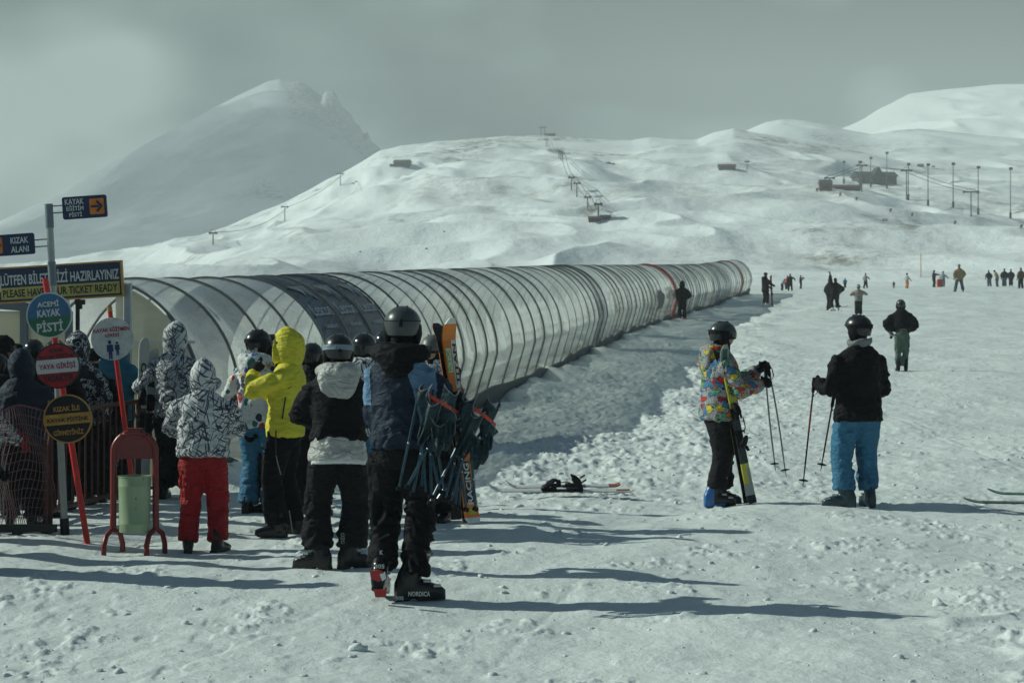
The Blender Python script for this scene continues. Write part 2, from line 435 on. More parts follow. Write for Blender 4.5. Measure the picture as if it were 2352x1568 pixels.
M['rust_paint'] = plain('rusty_red_paint', (.075, .018, .014), .6, 0, .3, 14)
M['ink_white'] = plain('white_print', (.58, .60, .58), .5, 0, .04)
M['ink_black'] = plain('black_print', (.012, .014, .02), .5)
M['ink_grey'] = plain('pale_grey_print', (.24, .27, .28), .5)
M['sign_navy'] = plain('sign_navy', (.006, .022, .075), .35, 0, .20, 16)
M['sign_blue'] = plain('sign_blue', (.03, .13, .26), .35, 0, .20, 16)
M['sign_green'] = plain('sign_green', (.018, .13, .06), .35, 0, .20, 16)
M['sign_red'] = plain('sign_red', (.36, .012, .02), .35, 0, .20, 16)
M['sign_orange'] = plain('sign_orange', (.62, .17, .012), .4, 0, .20, 16)
M['sign_amber'] = plain('sign_amber', (.50, .26, .05), .4, 0, .20, 16)
M['sign_yellow'] = plain('sign_yellow', (.48, .40, .10), .4, 0, .20, 16)
M['sign_black'] = plain('sign_black', (.008, .010, .014), .35)
M['sign_white'] = plain('sign_white', (.58, .60, .58), .4, 0, .20, 16)
M['ink_crimson'] = plain('crimson_print', (.40, .02, .06), .5)
M['ink_navy'] = plain('navy_print', (.012, .04, .14), .5)
M['ink_lime'] = plain('lime_print', (.30, .48, .04), .5)
M['white_paint'] = plain('white_frame_paint', (.40, .44, .46), .45, 0, .06)
M['grey_paint'] = plain('grey_frame_paint', (.16, .19, .22), .45, 0, .08)
M['dark_steel'] = plain('dark_steel', (.012, .014, .016), .5, .2)
M['ski_orange'] = plain('orange_ski_top', (.68, .19, .012), .3, 0, .05)
M['ski_white'] = plain('white_ski_top', (.58, .59, .55), .3, 0, .05)
M['ski_black'] = plain('black_ski_top', (.012, .012, .014), .25, 0, .1, 6, .6)
M['ski_yellow'] = plain('yellow_ski_top', (.52, .48, .06), .3, 0, .08)
M['ski_grey'] = plain('grey_ski_top', (.30, .31, .29), .35)
M['ski_green'] = plain('dark_green_ski_top', (.02, .10, .07), .3)
M['ski_rust'] = plain('rust_ski_top', (.26, .07, .03), .4)
M['snow_ice'] = plain('caked_snow', (.72, .75, .74), .7)
M['steel_teal'] = plain('dark_teal_tube', (.014, .055, .085), .3, .2, .1, 6, .6)
M['strap_red'] = plain('red_strap', (.50, .05, .02), .6)
def bucket_mat():
    t = NT('pale_green_paint'); n = t.noise(t.map(), 7, 6, .7)
    w = t.noise(t.map((26, 26, 7)), 1, 5, .7)
    c = t.mix(t.mr(n.outputs['Fac'], .3, .7), (.27, .36, .22), (.33, .42, .26))
    c = t.mix(t.mr(w.outputs['Fac'], .63, .67), c, (.08, .06, .035))
    return t.done(c, .38, 0, t.bump(n.outputs['Fac'], .15, .004))
M['bucket'] = bucket_mat()
def snow_mat(name, col=(.72, .775, .755), sc=1.0, bump=.6, rock=False):
    t = NT(name)
    a = t.noise(t.map((1, 1, 1), co='Object'), 4.6 * sc, 8, .66); b = t.noise(t.map(co='Object'), 42 * sc, 5, .68)
    h = t.math('ADD', a.outputs['Fac'], t.math('MULTIPLY', b.outputs['Fac'], .22))
    c = t.mix(t.mr(a.outputs['Fac'], .35, .65), tuple(x * .96 for x in col), col)
    if rock:
        at = t.n('ShaderNodeAttribute', attribute_name='rock')
        g = t.noise(t.map(co='Object'), .22 * sc * 40, 6, .75)
        f = t.math('MULTIPLY', at.outputs['Fac'], t.mr(g.outputs['Fac'], .44, .60), True)
        br = t.noise(t.map(co='Object'), .02 * 40 * sc, 3)
        c = t.mix(f, c, t.mix(br.outputs['Fac'], (.10, .11, .10), (.26, .22, .15)))
    return t.done(c, .75, 0, t.bump(h, bump, .05 / sc), .25)
M['snow'] = snow_mat('packed_snow')
M['snow_hill'] = snow_mat('wind_packed_snow', (.83, .88, .875), .025, .35, True)

# ------------------------------------------------------------------ the ground
_gy = np.array([-200, 0, 10, 12.5, 15.5, 18.8, 23, 30, 45, 68, 91, 110, 127, 160, 190, 215, 240, 400])
_gz = np.array([-1.5, .0, .04, .057, .085, .121, .22, .46, .97, 1.78, 2.62, 3.70, 4.87, 6.0, 6.95, 7.35, 6.2, 0])
_yy = np.linspace(-200, 400, 6001); _zz = np.interp(_yy, _gy, _gz)
_k = np.exp(-np.linspace(-2.5, 2.5, 61) ** 2); _k /= _k.sum()
_zz = np.convolve(np.pad(_zz, 30, 'edge'), _k, 'valid')
def gz(y): return np.interp(y, _yy, _zz)
# tunnel: right foot line (depth, x)
_td = np.array([20.6, 21.7, 24, 26, 28, 30, 34, 38.5, 44, 51, 58, 66, 75, 83, 91, 102, 115, 124.0])
_tx = np.array([-3.45, -3.15, -2.55, -2.07, -1.62, -1.22, -.50, .08, .74, 1.63, 2.42, 3.38, 4.68, 5.9, 7.2, 9.7, 12.5, 14.7])
_fd = np.linspace(20.6, 124.0, 1000); _fx = np.interp(_fd, _td, _tx)
_fx = np.convolve(np.pad(_fx, 30, 'reflect', reflect_type='odd'), np.exp(-np.linspace(-2, 2, 61) ** 2) / np.exp(-np.linspace(-2, 2, 61) ** 2).sum(), 'valid')
def tunnel_x(d): return np.interp(d, _fd, _fx)
def solve_px(py):
    ds = np.linspace(4, 205, 20000); e = ZC - (py - 784.0) / F * ds - gz(ds)
    return float(ds[np.argmax(e < 0)]) if (e < 0).any() else float(ds[np.argmin(e / ds)])
def at(px, py, D=None):
    """ground point seen at reference pixel (px, py)"""
    d = solve_px(py) if D is None else D
    return Vector(((px - 1176) / F * d, d, float(gz(d))))
def ray(px, py, D): return Vector(((px - 1176) / F * D, D, ZC - (py - 784) / F * D))

def relief(X, Y):
    d = np.hypot(X, Y)
    off = X - tunnel_x(np.clip(Y, 20.6, 124)) ; near_t = (Y > 20) & (Y < 124)
    bank = np.where(near_t, sstep(-.3, .8, off) * (1 - sstep(3.2, 6.5, off)), 0) * sstep(19, 24, Y) * (1 - sstep(110, 124, Y))
    lum = sstep(.0, 2.0, off) * (1 - sstep(5, 13, off)) * sstep(17, 21, Y) * (1 - sstep(45, 75, Y))
    z = .05 * fbm(X / 2.6, Y / 3.4, seed=3, octv=3) * (0.4 + sstep(5, 15, d))
    a = fbm(X / .62, Y / .8, seed=11, octv=4, gain=.55)
    z += .012 * a
    b = fbm(X / .095, Y / .13, seed=21, octv=3, gain=.6)
    sp = sstep(.18, .7, fbm(X / .5, Y / .65, seed=31, octv=2))
    z += (.003 + .016 * sp) * np.maximum(b, -.15)
    # lumpy churned snow
    c = .55 * fbm(X / .5, Y / .9, seed=40, octv=2) + fbm(X / .12, Y / .17, seed=41, octv=3, gain=.55)
    z += (.017 * bank + .0095 * lum) * np.where(c > 0, c * 1.3, c * .6)
    z += bank * .09 * fbm(X / 1.3, Y / 3.0, seed=47, octv=2)
    # snow piled along the tunnel foot
    z += np.where(near_t, np.exp(-((off - .25) / .45) ** 2), 0) * (.10 + .10 * fbm(X / .8, Y / 1.6, seed=53, octv=3)) * (1 - sstep(112, 124, Y))
    # ploughed ridges at the lower right
    rr = np.abs(X - (2.55 + .25 * np.sin((Y - 10) * 1.1)) - .3 * vnoise(X / .4, Y / .4, seed=60))
    z += np.exp(-(rr / .10) ** 2) * .035 * sstep(.0, .6, fbm(X / .22, Y / .22, seed=61, octv=3) + .3) * (1 - sstep(11.5, 13, Y))
    # boot prints trodden round the queue, and single ski grooves running up the piste
    q = vnoise(X / .16, Y / .24, seed=63); z -= .009 * sstep(.4, .75, q) * (1 - sstep(18, 24, Y)) * sstep(1.5, -1.5, X + .05 * Y)
    for x0, sl, cv, dp in ((2.9, -.05, .003, .010), (3.02, -.052, .003, .010), (.2, .20, -.003, .011), (.33, .20, -.003, .011), (-1.2, .33, -.004, .009), (4.6, -.22, .006, .012), (4.74, -.22, .006, .012), (6.0, -.02, .001, .014), (6.15, -.02, .001, .014)):
        t_ = X - (x0 + sl * (Y - 12) + cv * (Y - 12) ** 2); z -= .55 * dp * np.exp(-(t_ / .035) ** 2) * sstep(-.35, .2, vnoise(X / 1.5, Y / 4, seed=int(x0 * 10) + 70))
    # ski tracks
    tr = np.abs(np.sin((X * .9 + .35 * Y + .4 * vnoise(X / 5, Y / 7, seed=70)) * 2.2))
    z -= .010 * np.exp(-(tr / .06) ** 2) * sstep(22, 30, Y)
    return z
az = np.concatenate([np.linspace(-75, -17, 50, endpoint=False), np.linspace(-17, 17, 760), np.linspace(17, 75, 51)[1:]])
rr_ = np.concatenate([np.linspace(1.0, 8.8, 40, endpoint=False), 8.8 * np.exp(np.linspace(0, math.log(238 / 8.8), 1300))])
A, D_ = np.meshgrid(np.radians(az), rr_)
X = np.tan(np.clip(A, -1.3, 1.3)) * D_; Y = D_.copy()
X = np.where(np.abs(A) > R(17), np.sin(A) / math.cos(R(17)) * D_, X); Y = np.where(np.abs(A) > R(17), np.cos(A) / math.cos(R(17)) * D_, Y)
P = np.stack([X, Y, gz(Y) + relief(X, Y)], -1)
tag(grid_np('snow_ground', P, M['snow']), kind='structure')
gx = np.linspace(-260, 260, 53); gy = np.linspace(-70, 236, 35)
A, B = np.meshgrid(gx, gy)
tag(grid_np('snow_field', np.stack([A, B, gz(B) - .30], -1), M['snow']), kind='structure')

# scattered clods of snow
mb = MB(); rng = np.random.default_rng(5)
ico = [(0, 0, 1), (.894, 0, .447), (.276, .851, .447), (-.724, .526, .447), (-.724, -.526, .447), (.276, -.851, .447),
       (.724, .526, -.447), (-.276, .851, -.447), (-.894, 0, -.447), (-.276, -.851, -.447), (.724, -.526, -.447), (0, 0, -1)]
icf = [(0, 1, 2), (0, 2, 3), (0, 3, 4), (0, 4, 5), (0, 5, 1), (1, 6, 2), (2, 7, 3), (3, 8, 4), (4, 9, 5), (5, 10, 1),
       (6, 7, 2), (7, 8, 3), (8, 9, 4), (9, 10, 5), (10, 6, 1), (11, 7, 6), (11, 8, 7), (11, 9, 8), (11, 10, 9), (11, 6, 10)]
# one subdivision
def subdiv(V, Fc):
    V = [Vector(v) for v in V]; cache = {}; out = []
    def mid(a, b):
        k = (min(a, b), max(a, b))
        if k not in cache: cache[k] = len(V); V.append(((V[a] + V[b]) / 2).normalized())
        return cache[k]
    for a, b, c in Fc:
        x, y, z = mid(a, b), mid(b, c), mid(c, a); out += [(a, x, z), (b, y, x), (c, z, y), (x, y, z)]
    return V, out
icv2, icf2 = subdiv(ico, icf); icv2 = np.array([v[:] for v in icv2])
pts = []
for _ in range(3000):
    y = 9.3 * math.exp(rng.random() * 1.9); x = (rng.random() - .5) * .56 * y
    off = x - tunnel_x(y) if y > 20.6 else 9
    if y > 20.6 and off < -.05: continue
    lump = 1.0 if (y > 18 and 0 < off < 7) else .0
    cl = vnoise(np.array([x / .7]), np.array([y / .9]), seed=91)[0]
    if lump == 0 and rng.random() > .25 + .6 * max(0, cl): continue
    s = .005 + .016 * rng.random() ** 4 + lump * .010 * rng.random() ** 2
    if rng.random() < .012: s *= 1.9
    pts.append((x, y, s))
px_ = np.array([p[0] for p in pts]); py_ = np.array([p[1] for p in pts]); pz_ = gz(py_) + relief(px_, py_)
CV = []; CF = []
for i, (x, y, s) in enumerate(pts):
    v = icv2 * (1 + .55 * vnoise(icv2[:, 0] * 1.3 + i, icv2[:, 1] * 1.3, icv2[:, 2] * 1.3, seed=i)[:, None]) * s * np.array([1 + .7 * rng.random(), 1 + .7 * rng.random(), .55 + .5 * rng.random()])
    t = rng.random() * 6.28; c, q = math.cos(t), math.sin(t)
    v = np.stack([v[:, 0] * c - v[:, 1] * q + x, v[:, 0] * q + v[:, 1] * c + y, v[:, 2] + pz_[i] + s * .15], 1)
    b = len(CV) * 42; CV.append(v); CF += [(a + b, d + b, e + b) for a, d, e in icf2]
tag(mesh_np('snow_clods', np.concatenate(CV), CF, M['snow']), 'loose lumps of snow scattered over the piste', 'snow', kind='stuff')

# ------------------------------------------------------------------ hills and mountains
def ridge(pts):
    p = np.array(pts, float); return lambda x: np.interp(x, p[:, 0], p[:, 1])
def relief_hill(X, Y, s, amp, seed):
    wx = X + s * .4 * vnoise(X / s / 1.5, Y / s / 1.5, seed=seed + 5); wy = Y
    a = fbm(wx / s, wy / (s * .8), seed=seed, octv=2, gain=.5)
    b = 1 - np.abs(fbm(wx / (s * .5) + .35 * wy / s, wy / (s * .75), seed=seed + 9, octv=3, gain=.5)) * 1.6
    c = fbm(X / (s * .12), Y / (s * .18), seed=seed + 30, octv=4, gain=.55)
    d_ = 1 - np.abs(fbm(X / (s * .30) - .3 * Y / s, Y / (s * .5), seed=seed + 60, octv=2, gain=.5)) * 1.7
    return amp * (.75 * a + .60 * b + .05 * c + .15 * d_ * sstep(-.3, .6, vnoise(X / s / 1.3, Y / s / 1.1, seed=seed + 70)))
rB = ridge([(-900, 690), (-400, 672), (0, 652), (150, 628), (300, 598), (430, 556), (520, 526), (660, 466), (780, 400), (830, 372), (870, 351), (920, 336), (980, 325), (1080, 317), (1160, 311), (1250, 308), (1300, 311), (1350, 315), (1450, 318), (1490, 313), (1530, 317), (1600, 319), (1640, 305), (1685, 294), (1720, 302), (1780, 312), (1850, 322), (1900, 337), (2000, 356), (2100, 376), (2200, 382), (2352, 390), (2800, 400), (3400, 420)])
rC = ridge([(1000, 420), (1400, 380), (1600, 340), (1690, 312), (1730, 293), (1760, 280), (1795, 274), (1850, 278), (1900, 288), (1950, 300), (2000, 309), (2050, 301), (2110, 297), (2180, 303), (2250, 312), (2352, 320), (2700, 335), (3400, 360)])
rD = ridge([(1500, 420), (1850, 345), (1940, 305), (1990, 275), (2030, 248), (2060, 228), (2090, 214), (2180, 206), (2260, 200), (2352, 194), (2700, 180), (3300, 210)])
rE = ridge([(-900, 700), (-300, 610), (0, 508), (150, 440), (270, 368), (400, 294), (500, 244), (560, 214), (615, 187), (642, 182), (665, 187), (685, 188), (705, 196), (722, 210), (738, 222), (748, 208), (768, 210), (780, 232), (792, 250), (806, 262), (815, 280), (828, 290), (836, 308), (845, 300), (852, 322), (870, 338), (890, 352), (940, 388), (1040, 440), (1400, 520), (2000, 600), (3000, 640)])
def hill(name, rfun, d0, d1, y0, power, seed, s, amp, nx, nd, x0, x1, rockf, mat, tail=1.25, lower=.4, bumps=()):
    """a slope climbing from distance d0 to its ridge at d1, then falling away behind"""
    xs = np.linspace(x0, x1, nx); u = np.concatenate([np.linspace(0, 1, nd), 1 + np.linspace(.02, 1, 14)])
    XS, U = np.meshgrid(xs, u)
    def h(XS, U):
        Dd = np.where(U <= 1, d0 * (d1 / d0) ** np.clip(U, 0, 1), d1 * (1 + (tail - 1) * (U - 1)))
        xf = np.arange(x0 - 900, x1 + 901, 4.0); rf = rfun(xf)
        def sm(w):
            k = np.exp(-np.linspace(-2.5, 2.5, int(w * 5 / 4) | 1) ** 2); k /= k.sum()
            return np.convolve(np.pad(rf, len(k) // 2, 'edge'), k, 'valid')
        Ucl = np.clip(U, 0, 1)
        r0, r1, r2 = (np.interp(XS + 40 * (1 - Ucl) * np.sin(Ucl * 9 + XS / 170), xf, q) for q in (rf, sm(45), sm(260)))
        k0, k1 = sstep(.93, .995, Ucl), sstep(.45, .93, Ucl)
        rid = r2 * (1 - k1) + (r1 * (1 - k0) + r0 * k0) * k1
        t1 = (784 - rid) / F; t0 = (784 - y0) / F
        t = t0 + (t1 - t0) * Ucl ** power
        for bx, bu, wx, wu, am, sk in bumps:
            dx_ = (XS - bx + sk * (U - bu)) / wx; du_ = (U - bu) / wu
            t = t + am / F * np.exp(-dx_ ** 2 - du_ ** 2)
        Xw = (XS - 1176) / F * Dd; Yw = Dd
        z = ZC + t * Dd
        env = sstep(0, .25, U) * (1 - .72 * sstep(.85, 1.0, np.minimum(U, 2 - U)))
        r = relief_hill(Xw, Yw, s, amp, seed)
        z = z + env * r
        z = np.where(U > 1, z - (U - 1) ** 1.3 * (t1 * d1 * 1.0 + 10), z)
        z = z - lower * (1 - sstep(0, .04, U))
        return Xw, Yw, z, r
    Xw, Yw, Z, r = h(XS, U)
    rock = rockf(XS, U, Xw, Yw, r)
    o = tag(grid_np(name, np.stack([Xw, Yw, Z], -1), mat, attrs={'rock': rock}), kind='structure')
    Ys = 784 - (Z[:nd] - ZC) / Yw[:nd] * F
    def find(px, py):
        i = int(np.clip((px - x0) / (x1 - x0) * (nx - 1), 0, nx - 1))
        col = Ys[:, i]; k = np.argmax(col <= py) if (col <= py).any() else int(np.argmin(col))
        k = max(k, 1); f = np.clip((col[k - 1] - py) / max(1e-6, col[k - 1] - col[k]), 0, 1)
        return Vector([float(q[k - 1, i] * (1 - f) + q[k, i] * f) for q in (Xw, Yw, Z)])
    return find
def shade_cloud():  # unseen clouds above the view, added to throw shade on the two mountains
    m = MB(); rg = np.random.default_rng(8); V = []; Fc = []
    for i in range(58):
        a = rg.random() * 6.28; q = math.sqrt(rg.random()); x, y = -960 + 330 * q * math.cos(a), 1760 + 560 * q * math.sin(a)
        if i >= 34: x, y = 470 + 430 * q * math.cos(a), 2120 + 400 * q * math.sin(a)  # second bank, put in only to dim the sunlight on the far right mountain
        r = 120 + 130 * rg.random(); v = icv2 * (1 + .3 * vnoise(icv2[:, 0] * 1.5 + i, icv2[:, 1] * 1.5, icv2[:, 2] * 1.5, seed=i)[:, None]) * np.array([r, r, 38]) + np.array([x, y, 545 + 40 * rg.random()])
        b = len(V) * 42; V.append(v); Fc += [(p + b, d + b, e + b) for p, d, e in icf2]
    t = NT('shade_cloud'); d = t.n('ShaderNodeBsdfTranslucent'); d.inputs['Color'].default_value = (.8, .8, .8, 1); q = t.n('ShaderNodeBsdfTransparent')
    x = t.n('ShaderNodeMixShader'); x.inputs[0].default_value = .15; t.l(q.outputs[0], x.inputs[1]); t.l(d.outputs[0], x.inputs[2]); t.l(x.outputs[0], t.out.inputs['Surface'])
    tag(mesh_np('shade_clouds', np.concatenate(V), Fc, t.mat), kind='structure')
shade_cloud()
def rock_B(XS, U, X, Y, r):
    n = fbm(X / 38, Y / 60, seed=77, octv=4, gain=.6); n2 = fbm(X / 9, Y / 14, seed=78, octv=3)
    hi = .45 * sstep(.80, 1.0, U) * sstep(850, 1000, XS)
    return np.clip((n * .9 + n2 * .35 - .42 + hi) * 1.6, 0, 1) * sstep(.12, .3, U) * .8 + .30 * sstep(.0, .9, fbm(X / 55, Y / 40, seed=79, octv=3) + .3 * n2) * sstep(.12, .3, U) + .10 * sstep(.0, .8, n2) * sstep(.05, .15, U)
bB = [(1200, .80, 70, .10, 10, 0), (1330, .74, 90, .08, 9, 0), (850, .50, 110, .07, -24, 500), (800, .58, 120, .06, 22, 500), (960, .66, 170, .06, 15, 500),
      (650, .42, 160, .08, 14, 400), (1060, .46, 170, .06, 11, 300), (1480, .60, 150, .07, 9, -200), (1900, .62, 160, .08, 10, -300),
      (1560, .90, 70, .08, 8, 200), (1430, .90, 60, .06, -8, 200), (2200, .72, 120, .08, 9, 0), (1020, .80, 90, .07, -9, 200), (1720, .78, 140, .10, -9, -300)]
find_B = hill('hills', rB, 186, 900, 657, 1.25, 101, 72, 4.2, 900, 520, -700, 3000, rock_B, M['snow_hill'], bumps=bB)
def rock_C(XS, U, X, Y, r):
    n = fbm(X / 50, Y / 70, seed=87, octv=4, gain=.6)
    return np.clip((n - .35 + .5 * sstep(.93, 1, U)) * 1.3, 0, 1) * sstep(.3, .5, U)
hill('hills', rC, 760, 1350, 470, 1.0, 131, 90, 3.0, 420, 200, 1000, 3200, rock_C, M['snow_hill'], lower=8)
def rock_D(XS, U, X, Y, r):
    return np.clip(fbm(X / 120, Y / 160, seed=97, octv=4) - .3, 0, 1) * .7
hill('mountain', rD, 1300, 2500, 430, 1.0, 151, 220, 9.0, 300, 160, 1500, 3200, rock_D, M['snow_hill'], lower=20, tail=1.03)
def rock_E(XS, U, X, Y, r):
    n = fbm(X / 40, Y / 70, seed=107, octv=4, gain=.6)
    crest = sstep(640, 690, XS) * (1 - sstep(900, 960, XS)) * sstep(.80, .93, U + .05 * n)
    band = np.exp(-((U - .58 - .04 * np.sin(XS / 60)) / .03) ** 2) * sstep(540, 620, XS) * (1 - sstep(800, 860, XS)) * .8
    return np.clip(crest * 1.6 + band * (n + .4) + .25 * np.clip(n - .3, 0, 1), 0, 1)
bE = [(665, .72, 40, .12, 16, -220), (770, .72, 60, .16, -16, -320), (560, .62, 130, .07, 16, 0), (800, .50, 130, .08, 14, 200), (420, .55, 200, .2, -10, 0)]
find_E = hill('mountain', rE, 950, 2250, 700, 1.0, 171, 170, 4.6, 900, 320, -900, 3000, rock_E, M['snow_hill'], lower=14, tail=1.1, bumps=bE)

# ------------------------------------------------------------------ the misty air round the mountain
def haze():
    t = NT('mist'); v = t.n('ShaderNodeVolumePrincipled')
    v.inputs['Color'].default_value = (.84, .90, .90, 1); v.inputs['Density'].default_value = .00046
    v.inputs['Anisotropy'].default_value = .0
    t.l(v.outputs[0], t.out.inputs['Volume'])
    b = MB(); b.box((0, 1250, 172), (3000, 2660, 352))
    tag(b.build('haze', t.mat, smooth=False), kind='stuff')
haze()

# ------------------------------------------------------------------ the covered conveyor tunnel
def cover_mat(name, tint=(.66, .70, .70), dif=(.40, .41, .39), trans=.34, rough=.045, tl=.6, gl=1.5):
    t = NT(name)
    st = t.noise(t.map((.6, .6, 2.0)), 1.6, 4, .6); fine = t.noise(t.map((3, 3, .6)), 4, 3)
    gr = t.noise(t.map((1.3, 1.3, .5)), 2.2, 6, .72); grime = t.mr(gr.outputs['Fac'], .52, .72)
    tr = t.n('ShaderNodeBsdfTransparent'); t.l(t.mix(grime, tint, tuple(x * .62 for x in tint)), tr.inputs['Color'])
    d = t.n('ShaderNodeBsdfDiffuse'); t.l(t.mix(t.mr(st.outputs['Fac'], .3, .7), tuple(x * .8 for x in dif), dif), d.inputs['Color'])
    k = t.n('ShaderNodeBsdfTranslucent'); k.inputs['Color'].default_value = tuple(min(1, x * 1.25) for x in dif) + (1,)
    m1 = t.n('ShaderNodeMixShader'); m1.inputs[0].default_value = tl; t.l(d.outputs[0], m1.inputs[1]); t.l(k.outputs[0], m1.inputs[2])
    m2 = t.n('ShaderNodeMixShader'); t.l(t.math('ADD', t.mr(st.outputs['Fac'], .3, .7, 1 - trans - .13, 1 - trans + .13), t.math('MULTIPLY', grime, .14), True), m2.inputs[0]); t.l(tr.outputs[0], m2.inputs[1]); t.l(m1.outputs[0], m2.inputs[2])
    g = t.n('ShaderNodeBsdfGlossy'); g.inputs['Roughness'].default_value = rough; g.inputs['Color'].default_value = (.9, .9, .88, 1)
    nb = t.bump(fine.outputs['Fac'], .12, .03); t.l(nb, g.inputs['Normal'])
    fr = t.n('ShaderNodeLayerWeight'); fr.inputs['Blend'].default_value = .5
    ff = t.math('ADD', t.math('MULTIPLY', t.math('POWER', fr.outputs['Facing'], 3.0), .46 * gl), .045 * gl)
    m3 = t.n('ShaderNodeMixShader'); t.l(ff, m3.inputs[0]); t.l(m2.outputs[0], m3.inputs[1]); t.l(g.outputs[0], m3.inputs[2])
    t.l(m3.outputs[0], t.out.inputs['Surface']); return t.mat
M['cover'] = cover_mat('clear_polycarbonate', (.96, .97, .94), (.80, .80, .76), .62, gl=1.7)
M['cover_brand'] = cover_mat('dark_tinted_polycarbonate', (.12, .18, .28), (.018, .030, .056), .20, rough=.2, tl=.3, gl=.5)
M['cover_haze'] = cover_mat('smoky_polycarbonate', (.55, .58, .58), (.34, .36, .36), .34)
M['cover_milky'] = cover_mat('milky_polycarbonate', (.8, .8, .74), (.62, .60, .50), .18, .2)
M['cover_print'] = plain('pale_print', (.40, .44, .47), .6, 0, .05)
M['rib'] = plain('grey_rib_metal', (.13, .14, .145), .45, .2)
M['rib_red'] = plain('red_rib_tape', (.50, .02, .02), .5, 0, .15)
M['belt'] = plain('conveyor_belt', (.03, .03, .03), .7)
M['skirt'] = plain('dark_foot_strip', (.06, .07, .075), .6, 0, .3, 4)
M['patch'] = plain('dark_patch', (.09, .095, .09), .6, 0, .2, 4)
M['poster_blue'] = plain('pale_blue_notice', (.26, .40, .44), .5, 0, .05)
def tun_frame(d):
    x = float(tunnel_x(d)); e = .5
    s = float(tunnel_x(min(d + e, 124)) - tunnel_x(max(d - e, 20.6))) / (min(d + e, 124) - max(d - e, 20.6))
    t = Vector((s, 1, 0)).normalized(); n = Vector((t.y, -t.x, 0))
    hf = float(np.interp(d, [20, 34, 60, 91, 110, 124], [.96, 1.02, 1.10, 1.13, 1.0, .93]))
    foot = Vector((x, d, float(gz(d)) - .02)); c = foot - n * (1.0 * hf)
    return c, t, n, hf
NSEC = 46
def section(off=0.0):
    out = []
    lo = [(1.0, 0.0), (1.075, .25), (1.15, .5), (1.225, .75)]
    arc = [(1.27 * math.cos(a), .92 + 1.38 * math.sin(a)) for a in np.linspace(0, math.pi / 2, 20)]
    half = lo + arc
    P = [Vector((x, z)) for x, z in half]
    full = P + [Vector((-p.x, p.y)) for p in reversed(P[:-1])]
    if off:
        res = []
        for i, p in enumerate(full):
            a = full[max(0, i - 1)]; b = full[min(len(full) - 1, i + 1)]; tg = (b - a).normalized()
            res.append(p + Vector((tg.y, -tg.x)) * off)
        return res
    return full
SEC = section()
def tun_pt(d, p, off=0.0):
    c, t, n, hf = tun_frame(d); return c + n * (p.x * hf) + Vector((0, 0, p.y * hf))
